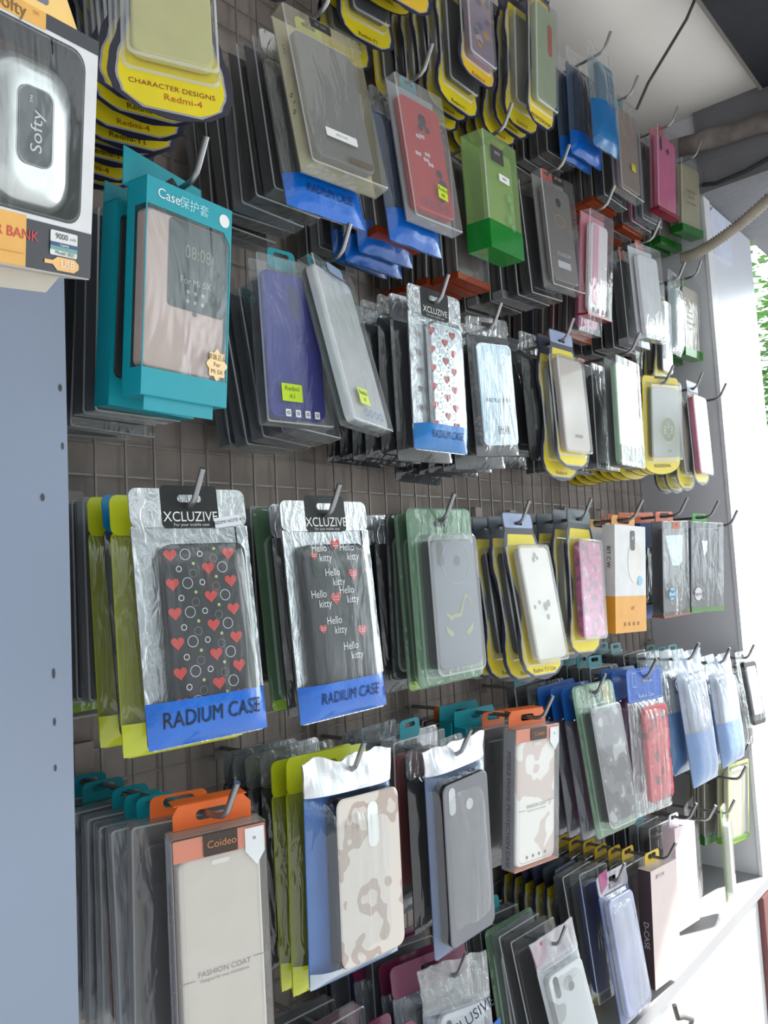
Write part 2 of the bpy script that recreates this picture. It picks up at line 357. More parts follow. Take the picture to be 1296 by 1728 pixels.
FILM = clear(milk=.05, rough=.05, bump=.6, sx=30, sz=6); FILMC = clear(milk=.03, rough=.05, bump=.35, sx=16, sz=4); FILM2 = clear(milk=.10, rough=.08, bump=.7, sx=55, sz=14); DOME = clear(milk=.10, rough=.05, bump=.2, sx=14, sz=8)
def clear_box(rt, w, h, d=.019, case=DK, casemat=None, tabc=None, tabw=.034, insert=None, backc=None, basec=None, basefrac=.2, shell=None, cam='pill', camc=(20, 20, 24), extra=None, cw=.80, ch=.84, header=None, sidetext=None, framec=None, prints=None):
    sh = shell or BOX
    b = MB(); b.loft(w, h, .003, [(0, .0012), (0, d - .0012)], sh, n=2, cap0=False, cap1=False).loft(w, h, .003, [(.0012, 0), (0, .0012)], EDGE, n=2, cap0=False, cap1=False).loft(w, h, .003, [(0, d - .0012), (.0012, d)], EDGE, n=2, cap0=False, cap1=False).loft(w, h, .003, [(.0012, 0)], sh, n=2, cap1=False).loft(w, h, .003, [(.0012, d)], sh, n=2, cap0=False)
    b.box(-w / 2 + .0005, w / 2 - .0005, .0006, d - .0006, -h / 2 - .00015, -h / 2 + .0006, sh); b.build('clear_shell', rt)
    case_part(rt, w * cw, h * ch, casemat or solid(case, .35, var=.04), .004, .0085, cz=-h * .02, cam=cam, camc=camc, extra=extra)
    if backc: MB().box(-w / 2 + .0015, w / 2 - .0015, d - .0022, d - .0014, -h / 2 + .001, h / 2 - .001, solid(backc, .5)).build('backing_card', rt)
    if basec:
        b = MB(); z1 = -h / 2 + h * basefrac; mm = clear(tint=basec, milk=.35, milkc=basec, rough=.1, bump=.1) if sum(basec) > 140 else solid(basec, .4)
        b.box(-w / 2 - .0002, w / 2 + .0002, -.0003, d + .0003, -h / 2 - .0003, z1, mm); b.build('base_band', rt)
    if tabc: tab(rt, tabw, h / 2, .017, tabc, d - .001)
    if header:
        hw, hh, hc, ht, tc_ = header; b = MB().flat(rrect(hw, hh, .001, 0, h / 2 - hh / 2 - .001, 2), -.0004, None, solid(hc, .4))
        b.text(ht, hh * .45, 0, h / 2 - hh * .5, -.0007, INK(tc_)); b.build('header_label', rt)
    if framec:
        b = MB().flat(rrect(w, h, .002, n=2), -.0003, None, solid(framec, .4), [rrect(w * .9, h * .93, .004, 0, 0)[::-1]]); b.build('front_frame', rt)
    if sidetext:
        b = MB()
        for (tx, sz_, yy, zz, cc) in sidetext: b.text(tx, sz_, yy, zz, -w / 2 - .0006, INK(cc), plane='side')
        b.build('side_lettering', rt)
    if prints:
        b = MB(); prints(b); b.build('lettering', rt)
def pouch(rt, w, h, t=.012, head=.16, headc=None, foilc=(205, 207, 210), film=None, band=None, bandfrac=.17, case=DK, casemat=None, cam='pill', camc=(20, 20, 24), extra=None, backm=None, edge=.006, cw=.64, ch=.70, cdz=0, seed=0, headmat=None, prints=None, hole=.024, wob=1.0, ccx=0, holez=None, side=None, crumple=0):
    fm = foil(foilc) if foilc else None; zt = h / 2; z1 = zt - h * head; z2 = -zt + h * bandfrac; rr = random.Random(seed)
    hm = headmat or (solid(headc, .35, var=.04, coat=.4) if headc else (fm or FILM2))
    # bulging front surface
    def surf(za, zb):
        def f(u, v):
            x = (u - .5) * w; z = za + (zb - za) * v; U = max(-1, min(1, 2 * u - 1)); V = max(-1, min(1, (z - (z1 + -zt) / 2) / ((z1 + zt) / 2)))
            bl = max(0, 1 - abs(U) ** 5.5) * max(0, 1 - abs(V) ** 8)
            cr_ = noise.noise(Vector((x * 42 + seed * 9, z * 11, seed))) * .0014 + noise.noise(Vector((x * 110, z * 34, seed + 3))) * .00025
            return (x * (1 - .02 * abs(V) * 0), -t * bl + cr_ * wob * (1 - abs(U) ** 6), z)
        return f
    b = MB(); mid = film or FILM
    b.grid(surf(z2, z1), 14, 26, mid)
    if edge and fm:
        for s_ in (-1, 1): b.grid(lambda u, v, s_=s_: (s_ * (w / 2 - edge * (1 - u) * (1 if s_ > 0 else 1)), -.0006 - .001 * noise.noise(Vector((u * 3, v * 20, seed))), z2 + (z1 - z2) * v) if s_ > 0 else (-w / 2 + edge * u, -.0006 - .001 * noise.noise(Vector((u * 3, v * 20, seed))), z2 + (z1 - z2) * v), 2, 22, fm)
    b.build('front_film', rt)
    # back sheet
    bm_ = backm or fm or FILM2
    MB().flat(rrect(w, h - h * head + .004, .006, 0, -h * head / 2 + .001), .0008, .0016, bm_).build('back_sheet', rt)
    o = [(p[0], p[1]) for p in rrect(w, h * head * 1.02, .007, 0, zt - h * head / 2)]
    hz = holez if holez is not None else zt - h * head * .38
    b = MB()
    if crumple:
        def hf(u, v, k=1):
            x = (u - .5) * w; z = z1 + (zt - z1) * v
            yy = -.0012 * k + crumple * v ** .7 * (noise.noise(Vector((x * 38 + seed, z * 30, seed))) + .4 * noise.noise(Vector((x * 110, z * 60 + seed, 2)))) - t * .55 * (1 - v) ** 2 * (1 - abs(2 * u - 1) ** 4) * (k > 0)
            return (x * (1 + .05 * v * v), yy, z + .006 * v * noise.noise(Vector((x * 40, seed, 5))))
        b.grid(hf, 26, 12, hm, False); b.grid(lambda u, v: hf(1 - u, v, -.5), 26, 12, hm, False)
    elif hole: b.flat(o, -.0006, .0006, hm, [slot(hole, hz)])
    else: b.flat(o, -.0006, .0006, hm)
    if prints:
        prints(b, z1)
    b.build('header', rt)
    if band:
        b = MB(); zlo = -zt; b.grid(surf(zlo, z2), 14, 8, solid(band[0], .25, var=.05, coat=.6, bump=.5, bscale=60))
        if band[1]:
            i0 = len(b.v); b.text(band[1], band[2], -0.001, -zt + h * bandfrac * .58, 0, INK(band[3]), sx=band[4] if len(band) > 4 else 1); sf = surf(zlo, z2)
            b.v[i0:] = [(p[0], sf(p[0] / w + .5, (p[2] - zlo) / (z2 - zlo))[1] - .0012, p[2]) for p in b.v[i0:]]
        b.build('bottom_band', rt)
    else:
        MB().grid(surf(-zt, z2), 14, 6, mid).build('bottom_seal', rt)
    if case is not None or casemat: case_part(rt, w * cw, h * ch, casemat or solid(case, .4, var=.04), -.0095, .0075, cz=-h * .06 + cdz, cx=ccx, cam=cam, camc=camc, extra=extra, side=side) if not side else case_part(rt, w * cw, h * ch, casemat or solid(case, .4, var=.04), -t + .0015, t - .003, cz=-h * .06 + cdz, cx=ccx, cam=cam, camc=camc, extra=extra, side=side)
def dome(w, h, rr, t, cz):
    b = MB(); b.loft(w, h, rr, [(.0032, -t)], DOME, 0, cz, cap1=False); b.loft(w, h, rr, [(.0032, -t), (.001, -t + .0014)], EDGE, 0, cz, cap0=False, cap1=False); b.loft(w, h, rr, [(.001, -t + .0014), (.0003, -.002)], DOME, 0, cz, cap0=False, cap1=False); return b.loft(w, h, rr, [(.0003, -.002), (-.002, -.0006)], EDGE, 0, cz, cap0=False, cap1=False)
def wavecard(rt, w, h, yel=YEL, border=(40, 40, 58), case=(225, 215, 212), casemat=None, headc=(150, 165, 200), bw=.66, bh=.66, bz=-.03, t=.014, text='', textc=(150, 60, 30), extra=None, cam=None, cw=.58, ch=.6):
    b = MB(); b.flat(wavy(w, h), 0, .0006, solid(border, .4), [slot(.018, h / 2 - .016, 'euro')])
    b.flat(wavy(w, h, .0060, .115), -.0002, None, solid((165, 165, 178), .4)); b.flat(wavy(w, h, .0078, .122), -.0004, None, solid(yel, .45, var=.05))
    b.flat(rrect(w * .64, h * .09, .004, 0, h / 2 - h * .052), -.0003, None, solid(headc, .35), [slot(.018, h / 2 - .016, 'euro')]); b.build('backing_card', rt)
    dome(w * bw, h * bh, .007, t, bz * h).build('clear_blister', rt)
    case_part(rt, w * cw, h * ch, casemat or solid(case, .4, var=.05), -t + .003, .0085, cz=bz * h, cam=cam, extra=extra)
    if text:
        b = MB().text(text, .0085, 0, -h / 2 + h * .055, -.0008, INK(textc)); b.build('lettering', rt)
def procard(rt, w, h, case=(90, 92, 80), extra=None, casemat=None, text='PROFESSIONAL'):
    b = MB(); b.flat(proco(w, h), 0, .0006, solid((30, 30, 34), .4), [slot(.02, h / 2 - .009)]); b.flat(proco(w, h, .0012), -.0003, None, solid((232, 206, 40), .45, var=.05), [slot(.02, h / 2 - .009)])
    b.build('backing_card', rt)
    case_part(rt, w * .74, h * .70, casemat or solid(case, .4), -.0105, .0085, cz=h * .03, cam=None, extra=extra)
    dome(w * .86, h * .78, .006, .013, h * .03).build('clear_blister', rt)
    b = MB().text(text, .0085, 0, -h / 2 + h * .09, -.0007, INK())
    for k in range(5): b.box(w / 2 - .0045, w / 2 - .0025, -.0008, -.0004, -h * .32 + k * .012, -h * .32 + k * .012 + .006, INK())
    b.box(-.02, .02, -.0008, -.0004, h / 2 - .005, h / 2 - .001, INK()); b.build('lettering', rt)
def slimpack(rt, w, h, col=ARMY, case=(70, 72, 76), casemat=None, extra=None, t=.013, cam=None, foot=(180, 200, 60), side=None):
    b = MB(); b.flat(rrect(w, h, .008), 0, .001, solid(col, .3, var=.12, vscale=30, coat=.4), [slot(.024, h / 2 - .018)])
    if foot: b.flat(rrect(w * .98, h * .05, .004, 0, -h / 2 + h * .03), -.0003, None, solid(foot, .4))
    b.build('backing_card', rt)
    case_part(rt, w * .68, h * .72, casemat or solid(case, .35), -t + .0015, t - .003, cz=-h * .05, cam=cam, extra=extra, side=side)
    dome(w * .78, h * .80, .010, t, -h * .05).build('clear_blister', rt)
    MB().loft(w, h, .008, [(.002, -.003), (.0, -.0008)], clear(tint=(222, 236, 226), milk=.04, rough=.05, bump=.5, sx=30, sz=12), cap1=False).build('clear_sleeve', rt)
def euro_box(rt, w, h, d, faces, window=None, tabc=None, tabw=.04, case=(205, 170, 160), casemat=None, extra=None, cam=None, hang=.02, prints=None, wfilm=None):
    """printed carton with a window in its front that wraps onto the left side"""
    m_ = solid(faces, .45, var=.03); b = MB(); o = rrect(w, h, .0008, n=1)
    ww, wh, wz = window or (w * .9, h * .78, 0)
    b.flat(o, 0, .0006, m_, [rrect(ww, wh, .006, (w - ww) / 2 * 0, wz)[::-1]])
    b.box(-w / 2, w / 2, d - .0006, d, -h / 2, h / 2, m_); b.box(-w / 2, w / 2, .0006, d - .0006, h / 2 - .0006, h / 2, m_); b.box(-w / 2, w / 2, .0006, d - .0006, -h / 2, -h / 2 + .0006, m_)
    b.box(w / 2 - .0006, w / 2, .0006, d - .0006, -h / 2, h / 2, m_); b.box(-w / 2, -w / 2 + .0006, .0006, d - .0006, -h / 2, h / 2, m_)
    b.build('carton', rt)
    MB().loft(ww, wh, .006, [(0, -.0002)], wfilm or FILM, 0, wz, cap1=False).build('window_film', rt)
    case_part(rt, ww * .96, wh * .98, casemat or solid(case, .45), .002, .009, cz=wz, cam=cam, extra=extra)
    if tabc:
        b = MB(); b.flat([(-w * .5, h / 2), (w * .5, h / 2), (w * .4, h / 2 + hang), (-w * .5, h / 2 + hang)], d - .0012, d - .0002, solid(tabc, .45), [[(-.006, h / 2 + hang * .3), (.006, h / 2 + hang * .3), (.012, h / 2 + hang * .55), (-.012, h / 2 + hang * .55)][::-1]]); b.build('hang_tab', rt)
    if prints: b = MB(); prints(b); b.build('lettering', rt)

# ------------------------------------------------------------------ hooks
HX = [.374, .553, .725, .885, 1.052, 1.239, 1.405, 1.583, 1.742]
HZ = {'A': 2.388, 'B': 2.105, 'C': 1.843, 'D': 1.567, 'E': 1.310, 'F': 1.031}
def make_hook(bracket=True):
    t = root('display_hook', 'bent steel hook', 'hook')
    r = MB().tube([(0, WY - .004, 0), (0, .60, 0), (0, .555, 0), (0, .548, .001), (0, .542, .005), (0, .539, .010), (0, .528, .030)], .0026, STEEL, 8).build('rod', t)
    KIDS[t.name] = [r]
    pl = solid((160, 146, 142), .45, .3, var=.1)
    b = MB().box(-.010, .010, WY - .006, WY - .0045, -.012, .034, pl).box(-.010, .010, WY - .006, WY + .004, .034, .0355, pl).build('bracket', t); KIDS[t.name].append(b)
    return t
HOOK0 = make_hook()
hook_used = False
def place_hook(c, r, label, dz=0, dy=0):
    global hook_used
    h = HOOK0 if not hook_used else copy_tree(HOOK0)
    hook_used = True
    h.location = (HX[c], dy, HZ[r] + dz); h['label'] = label; h['group'] = 'steel display hooks on the wire grid'
    return h

# ------------------------------------------------------------------ one pack of every plain kind, copied along the hooks
PROTO = {}
def P(key, name, desc, sp, w, h, fn): PROTO[key] = dict(name=name, desc=desc, sp=sp, w=w, h=h, fn=fn, root=None, used=False)
def cb(**k): return lambda rt, w, h: clear_box(rt, w, h, **k)
P('dbox', 'boxed_phone_case', 'clear box with dark phone case', .0235, .090, .178, cb(case=DK, shell=HAZE, backc=(66, 66, 72)))
P('kbox', 'boxed_phone_case', 'clear box with black phone case', .0235, .090, .180, cb(case=BLK, shell=BOX, backc=(40, 40, 44), cam='duo'))
P('gbox', 'boxed_phone_case', 'clear box with grey phone case', .0235, .088, .178, cb(case=(112, 112, 120), shell=HAZE, backc=(120, 122, 128)))
P('tgbox', 'boxed_phone_case', 'grey clear box with teal hanger', .0235, .088, .178, cb(case=(96, 98, 108), shell=HAZE, backc=(110, 114, 122), tabc=TEAL))
P('tkbox', 'boxed_phone_case', 'black boxed case with teal hanger', .0235, .086, .176, cb(case=BLK, shell=BOX, backc=(44, 46, 52), tabc=(20, 150, 162), tabw=.04))
P('redbox', 'boxed_phone_case', 'clear box with dark red case', .0235, .088, .178, cb(case=(120, 26, 34), shell=HAZE, tabc=TEAL))
P('bluebox', 'boxed_phone_case', 'clear box with navy blue case', .0235, .088, .178, cb(case=(28, 44, 110), shell=HAZE))
P('pinkbox', 'boxed_phone_case', 'clear box with pink case', .0235, .088, .176, cb(case=PINK, shell=BOX, tabc=(214, 84, 90), tabw=.028))
P('orabot', 'boxed_phone_case', 'brown clear box with orange base', .0235, .088, .182, cb(case=(92, 80, 78), shell=HAZE, basec=(214, 96, 50), basefrac=.05, backc=(96, 84, 80)))
P('grnbot', 'boxed_phone_case', 'clear box with green base band', .0235, .09, .172, cb(case=(140, 134, 118), shell=BOX, basec=(60, 160, 60), basefrac=.1, backc=(150, 146, 130)))
P('oratab', 'boxed_phone_case', 'dark boxed case with orange hanger', .0235, .088, .178, cb(case=DK, shell=HAZE, tabc=ORA, tabw=.05, backc=(90, 82, 80)))
P('whibox', 'boxed_phone_case', 'frosted box with white base', .0235, .09, .18, cb(case=(60, 60, 68), shell=HAZE, basec=(220, 220, 222), basefrac=.07, tabc=(226, 90, 60), tabw=.026))
P('yeltab', 'boxed_phone_case', 'dark boxed case with yellow hanger', .0235, .088, .178, cb(case=(36, 40, 60), shell=HAZE, tabc=(222, 184, 40), tabw=.04, backc=(70, 66, 60)))
P('navbox', 'boxed_phone_case', 'navy carton with orange hanger', .0235, .088, .174, lambda rt, w, h: euro_box(rt, w, h, .019, (30, 74, 150), tabc=ORA, window=(w * .7, h * .6, -.01), case=BLK))
P('tealbox', 'window_carton', 'teal window carton with black case', .026, .09, .176, lambda rt, w, h: euro_box(rt, w, h, .021, TEAL, tabc=TEAL, window=(w * .92, h * .8, .006), case=(34, 34, 40)))
P('whcart', 'window_carton', 'white carton with orange lower band', .026, .095, .17, None)
P('kbag', 'case_pouch', 'black cased glossy clear pouch', .021, .10, .2, lambda rt, w, h: pouch(rt, w, h, foilc=None, film=FILM, backm=solid((34, 34, 40), .3), case=BLK, seed=3, headmat=FILM2))
P('kbag2', 'case_pouch', 'black pouch with silver header', .021, .10, .205, lambda rt, w, h: pouch(rt, w, h, foilc=(200, 202, 206), backm=solid((30, 30, 36), .3), case=(30, 32, 44), seed=5))
P('sbag', 'case_pouch', 'silver pouch with blue bottom band', .022, .105, .205, lambda rt, w, h: pouch(rt, w, h, case=DK, band=(BLUE, 'RADIUM CASE', .012, (10, 30, 70), .8), seed=8))
P('limebag', 'case_pouch', 'lime green pouch with dark case', .022, .108, .21, lambda rt, w, h: pouch(rt, w, h, foilc=None, headc=LIME, backm=solid(LIME, .35), film=clear(tint=(215, 216, 190), milk=.05, bump=.5, sx=40, sz=9), case=(60, 62, 66), band=(LIME, None, 0, BLK), bandfrac=.12, seed=11))
P('cyanbag', 'case_pouch', 'dark pouch with blue header', .022, .10, .2, lambda rt, w, h: pouch(rt, w, h, foilc=None, headc=(20, 120, 180), backm=solid((60, 64, 72), .35), case=DK, seed=13))
P('bluhead', 'case_pouch', 'clear pouch with royal blue header', .020, .105, .21, lambda rt, w, h: pouch(rt, w, h, foilc=None, headc=(10, 80, 156), head=.22, backm=solid((84, 84, 96), .35), case=(100, 50, 90), seed=14))
P('clrblue', 'case_pouch', 'clear pouch with pale blue lower half', .022, .098, .21, lambda rt, w, h: pouch(rt, w, h, foilc=None, film=clear(milk=.22, rough=.08, bump=.6, milkc=(225, 230, 238)), band=((96, 130, 176), None, 0, BLK), bandfrac=.5, case=(190, 200, 214), seed=15, headmat=clear(milk=.3, milkc=(220, 226, 236))))
P('blubot', 'case_pouch', 'clear pouch with crumpled blue bottom', .022, .098, .20, lambda rt, w, h: pouch(rt, w, h, foilc=None, band=((14, 96, 190), None, 0, BLK), bandfrac=.2, case=(40, 60, 90), seed=16, wob=2.2, headmat=FILM2, backm=solid((70, 96, 130), .35)))
P('purbag', 'case_pouch', 'grey pouch with maroon header', .022, .105, .205, lambda rt, w, h: pouch(rt, w, h, foilc=None, headc=(110, 34, 70), film=FILM2, backm=solid((90, 92, 108), .35), case=(66, 68, 84), seed=17))
P('wave', 'blister_card', 'yellow wavy blister card', .0205, .10, .228, lambda rt, w, h: wavecard(rt, w, h, case=(150, 146, 130), headc=(70, 74, 96), text='Redmi-4'))
P('wavek', 'blister_card', 'yellow wavy card with dark case', .0205, .10, .228, lambda rt, w, h: wavecard(rt, w, h, case=DK, headc=(60, 72, 80), text='Redmi-Y1', textc=BLK))
P('pro', 'blister_card', 'yellow professional blister card', .019, .115, .18, lambda rt, w, h: procard(rt, w, h))
P('slimg', 'blister_card', 'army green blister pack', .0205, .106, .20, lambda rt, w, h: slimpack(rt, w, h))
P('slimk', 'blister_card', 'black blister pack', .0205, .100, .19, lambda rt, w, h: slimpack(rt, w, h, col=(40, 42, 50), case=BLK, foot=None))
ORD = 'second third fourth fifth sixth seventh eighth ninth tenth eleventh twelfth thirteenth'.split()
def whc(rt, w, h, d=.022):
    def pr(b):
        b.text('BIT C:W', .0095, d * .5, h * .2, -w / 2 - .0006, INK(), plane='side')
    m1 = solid((216, 214, 214), .4); m2 = solid((226, 158, 50), .4); b = MB()
    zc = -h / 2 + h * .34
    b.box(-w / 2, w / 2, 0, d, zc, h / 2, m1).box(-w / 2, w / 2, 0, d, -h / 2, zc, m2).build('carton', rt)
    tab(rt, w * .75, h / 2, .016, (226, 158, 50), d * .6)
    b = MB(); pr(b); b.flat(circle(h * .2, .012, h * .16, 28, .62), -.0004, None, solid((200, 190, 186), .15, coat=.6)); b.flat(rrect(.014, .032, .004, .006, h * .36), -.0007, None, solid((40, 50, 52), .4))
    b.text('BT', .007, .006, h * .38, -.0010, INK(WHT)); b.flat(circle(.008, .028, -h * .02, 14), -.0009, None, solid((130, 190, 220), .4))
    for k in range(4): b.flat(rrect(.005, .006, .001, -.02 + k * .014, -h * .42, 2), -.0005, None, INK((150, 100, 40)))
    b.text('air', .013, .006, -h * .27, -.0005, INK((200, 130, 40))); b.build('lettering', rt)
PROTO['whcart']['fn'] = whc

# ------------------------------------------------------------------ the front pack of every hook
def put(rt, pose):
    rt.rotation_mode = 'YXZ'; rt.location = pose[:3]; rt.rotation_euler = (math.radians(pose[4]), math.radians(pose[5]), math.radians(pose[3]))
HXO = {'F3': .962, 'F4': 1.112, 'F5': 1.252, 'F6': 1.385, 'F2': .72}
def front(key, hook, pose, name, cat, label, short, fn, backs=(), dsp=.0, d=.02):
    """pose: x, y, z, turn, tilt, roll, width, height"""
    rt = root(name, label, cat); put(rt, pose); fn(rt, pose[6], pose[7])
    c, r = int(hook[1]), hook[0]; hx = HXO.get(hook, HX[c])
    y = pose[1] + d; n = 0
    for kind in backs:
        p = PROTO[kind]; sp = p['sp'] + dsp
        if p['root'] is None:
            q = root(p['name'], '-', 'phone case'); p['fn'](q, p['w'], p['h']); p['root'] = q; KIDS[q.name] = [o for o in COL.objects if o.parent == q]
        if y + sp > WY - .012: break
        o = p['root'] if not p['used'] else copy_tree(p['root']); p['used'] = True
        n += 1; bl = max(0.0, 1 - .3 * n)
        fx = pose[0] if abs(pose[0] - hx) < .04 else hx
        x = hx + (fx - hx) * (1 - .08 * n) + random.uniform(-.003, .003)
        yy = y + sp - .006; th = pose[4] * (.55 + .45 * bl); 
        ztop = pose[2] + pose[7] / 2 * math.cos(math.radians(pose[4])) + random.uniform(-.005, .003)
        put(o, (x, yy, ztop - p['h'] / 2, pose[3] * .86 ** n + random.uniform(-1.5, 1.5), pose[4] * .9 ** n + random.uniform(-.5, .5), pose[5] * bl + random.uniform(-1.8, 1.8)))
        o['label'] = '%s, %s behind the %s' % (p['desc'], 'next ' + 'first second third fourth fifth sixth seventh eighth ninth'.split()[n-1] if False else ('directly', 'second', 'third', 'fourth', 'fifth', 'sixth', 'seventh', 'eighth', 'ninth')[n - 1], short)
        o['category'] = 'phone case'; o['group'] = 'packs hanging behind the ' + short
        y += sp
    hk = place_hook(c, r, 'bent steel hook carrying the ' + short); boxy = name in ('boxed_phone_case', 'window_carton')
    hk.location.x = pose[0] + pose[7] / 2 * math.sin(math.radians(pose[5]))
    hk.location.z = pose[2] + pose[7] / 2 * math.cos(math.radians(pose[4])) + (.010 if boxy else -.015)
    ty = pose[1] - pose[7] / 2 * math.sin(math.radians(pose[4])) - .024; a_ = (WY - ty) / (WY - .528); hk.scale.y = a_; hk.location.y = WY * (1 - a_)
    return rt

# --- row B
def f_B0(rt, w, h):
    def ex(b, y):
        k = INK((70, 66, 40))
        for (cx, cz, s) in ((-.018, .03, .006), (.012, .05, .007), (.02, .012, .005), (-.008, -.01, .006)): b.ring(circle(s, cx, cz, 14), .0006, y, k)
        for k_ in range(16): b.flat(circle(random.uniform(.0012, .003), random.gauss(0, .006), .07 - k_ * .006, 7), y, None, solid((214, 190, 206), .4))
    wavecard(rt, w, h, case=(206, 200, 130), extra=ex, bw=.74, bh=.72, bz=.02, cw=.64, ch=.66)
    b = MB().text('CHARACTER DESIGNS', .0068, .0, -h * .388, -.0008, INK((150, 60, 40))).text('Redmi-4', .009, .008, -h * .425, -.0008, INK((190, 90, 40))); b.build('lettering', rt)
front('B0', 'B0', (.3532, .5215, 1.992, -24, -12, 2, .100, .262), 'blister_card', 'phone case', 'big yellow wavy blister card with a clear case, above the teal carton', 'large wavy card above the teal carton', f_B0, ['wave', 'wavek', 'wave', 'wavek', 'wave', 'wavek', 'wave', 'wavek'])
def f_B1(rt, w, h):
    def pr(b):
        b.flat(rrect(.042, .010, .001, -.005, -h * .27), -.0004, None, solid(WHT, .4)); b.text('BACK CASE', .003, -.005, -h * .27, -.0007, INK((120, 120, 130)))
        b.flat(rrect(.034, .006, .003, .016, -h * .40), -.0004, None, solid((110, 96, 86), .5)); b.flat(rrect(.028, .011, .001, -.004, h * .455), -.0004, None, INK()); b.text('BT ON', .005, -.004, h * .455, -.0007, INK((150, 150, 150)))
    clear_box(rt, w, h, .022, shell=clear(milk=.16, milkc=(216, 208, 180), rough=.06, bump=.3, sx=24, sz=8), case=(118, 120, 130), tabc=(196, 200, 60), tabw=.036, header=None, backc=(206, 196, 168), cam='dot', camc=(124, 124, 132), prints=pr, cw=.78, ch=.8, sidetext=[('o  *  o', .009, .011, -.02, (40, 40, 40)), ('* * *', .006, .011, .04, (60, 60, 30))])
front('B1', 'B1', (.5528, .5244, 1.9901, -4.5, -9.2, -2.2, .1036, .1784), 'boxed_phone_case', 'phone case', 'grey phone case in a clear box with a white sticker and yellow hanger', 'grey case box with yellow hanger', f_B1, ['sbag', 'dbox', 'kbox', 'gbox', 'dbox', 'kbox', 'gbox'], d=.024)
def f_B2(rt, w, h):
    def ex(b, y):
        k = INK((60, 40, 50)); q = INK((225, 210, 215))
        for (cx, cz, s) in ((0, .042, .006), (-.006, .034, .005), (.007, .034, .005), (.018, -.02, .006), (.022, -.035, .009), (.015, -.052, .006)): b.flat(circle(s, cx, cz, 9), y, None, k)
        for (cx, cz) in ((-.012, .02), (-.006, .022), (0, .0), (-.004, -.008), (.004, -.012), (-.018, -.004)):
            for s_ in (-1, 1): b.flat(circle(.0028, cx + s_ * .0026, cz, 8), y, None, q)
        for k_ in range(4): b.ring(circle(.0045, -.02 + k_ * .014, -.066, 12), .001, y - .0004, INK((60, 80, 140)))
    clear_box(rt, w, h, .018, case=(196, 62, 66), tabc=TEAL, tabw=.03, backc=(168, 168, 172), shell=clear(milk=.17, rough=.08, bump=.3, sx=22, sz=8), cam='dot', extra=ex, cw=.84, ch=.8)
    sticker(rt, .018, .018, .014, -h * .26, -.0005, (206, 222, 60), ['Redmi', '4A'], (60, 90, 30), -6, name='yellow_sticker')
front('B2', 'B2', (.7311, .5432, 2.0062, -2, -4.8, -2.4, .0895, .1815), 'boxed_phone_case', 'phone case', 'red phone case in a clear box with a teal hanger and yellow sticker', 'red case box', f_B2, ['blubot', 'orabot', 'blubot', 'sbag', 'blubot', 'gbox', 'dbox'])
def f_B3(rt, w, h):
    def pr(b):
        b.flat(rrect(.036, .022, .001, -.012, h * .33), -.0004, None, INK((60, 60, 56))); b.text('BACK', .006, -.012, h * .345, -.0007, INK((190, 190, 190)))
        b.flat(rrect(.030, .010, .001, .004, h * .15), -.0004, None, solid(WHT)); b.text('REDMI', .0045, .004, h * .15, -.0007, INK())
        for k, (cx, cz) in enumerate(((.014, .0), (.02, -.012), (.012, -.03), (.022, -.04))): b.flat(circle(.006, cx, cz, 12), -.0003, None, solid((104, 160, 100), .5))
    clear_box(rt, w, h, .036, case=(176, 180, 160), shell=clear(tint=(222, 240, 196), milk=.3, milkc=(184, 214, 150), bump=.25, sx=12, sz=8), basec=(50, 185, 80), basefrac=.24, backc=(150, 176, 120), cam=None, prints=pr)
front('B3', 'B3', (.9001, .5458, 2.0106, 4.8, 1.6, -4.9, .0961, .1593), 'boxed_phone_case', 'phone case', 'bright green tinted plastic case box with a dark label', 'green tinted box', f_B3, ['orabot', 'orabot', 'orabot', 'orabot', 'orabot', 'orabot'], d=.04)
def f_B4(rt, w, h):
    def ex(b, y): b.ring(circle(.010, -.002, .018, 20, 1.5), .0016, y, INK((190, 160, 40))); b.text('STARDUM', .0085, 0, -h * .2, y, INK((200, 200, 204))); b.flat(rrect(.036, .011, .001, -.002, -h * .29), y, None, solid((200, 202, 208)))
    clear_box(rt, w, h, .02, case=(120, 112, 110), tabc=(232, 88, 50), tabw=.03, backc=(140, 136, 136), cam='dot', extra=ex, header=(.03, .014, (40, 38, 38), 'BT ON', (190, 180, 170)))
front('B4', 'B4', (1.07, .5475, 2.0118, -3.6, -1.2, -2.5, .091, .1806), 'boxed_phone_case', 'phone case', 'brown-grey boxed case with a yellow oval and an orange ring hanger', 'oval-marked brown box', f_B4, ['kbox', 'kbox', 'whibox', 'kbox', 'whibox', 'kbox', 'bluebox'])
def f_B5(rt, w, h):
    def pr(b):
        for k in range(4): b.flat(rrect(.006, .007, .001, -.026 + k * .017, -h * .44), -.0005, None, INK((120, 110, 120)))
    clear_box(rt, w, h, .02, case=(226, 214, 218), backc=(205, 120, 140), basec=(200, 70, 80), basefrac=.02, prints=pr, cam=None, cw=.7, extra=lambda b, y: b.flat(rrect(.018, .13, .006, -.014, 0), y, None, solid((214, 150, 170))))
front('B5', 'B5', (1.1989, .5495, 1.9927, 0, 7.4, -3.1, .0866, .1713), 'boxed_phone_case', 'phone case', 'pale pink case in a clear box with red edging and small icons', 'pale pink icon box', f_B5, ['pinkbox', 'orabot', 'redbox', 'orabot', 'bluebox', 'orabot', 'orabot'])
front('B6', 'B6', (1.3998, .5437, 1.9935, -3.3, .3, -4.4, .0975, .1761), 'boxed_phone_case', 'phone case', 'shining white boxed case with an orange-pink ring hanger', 'white glaring box', lambda rt, w, h: clear_box(rt, w, h, .02, casemat=solid((244, 245, 248), .12, coat=1.0), tabc=(222, 80, 60), tabw=.03, cam=None, backc=(220, 222, 226)), ['whibox', 'kbox', 'kbox', 'kbox', 'bluebox', 'redbox'])
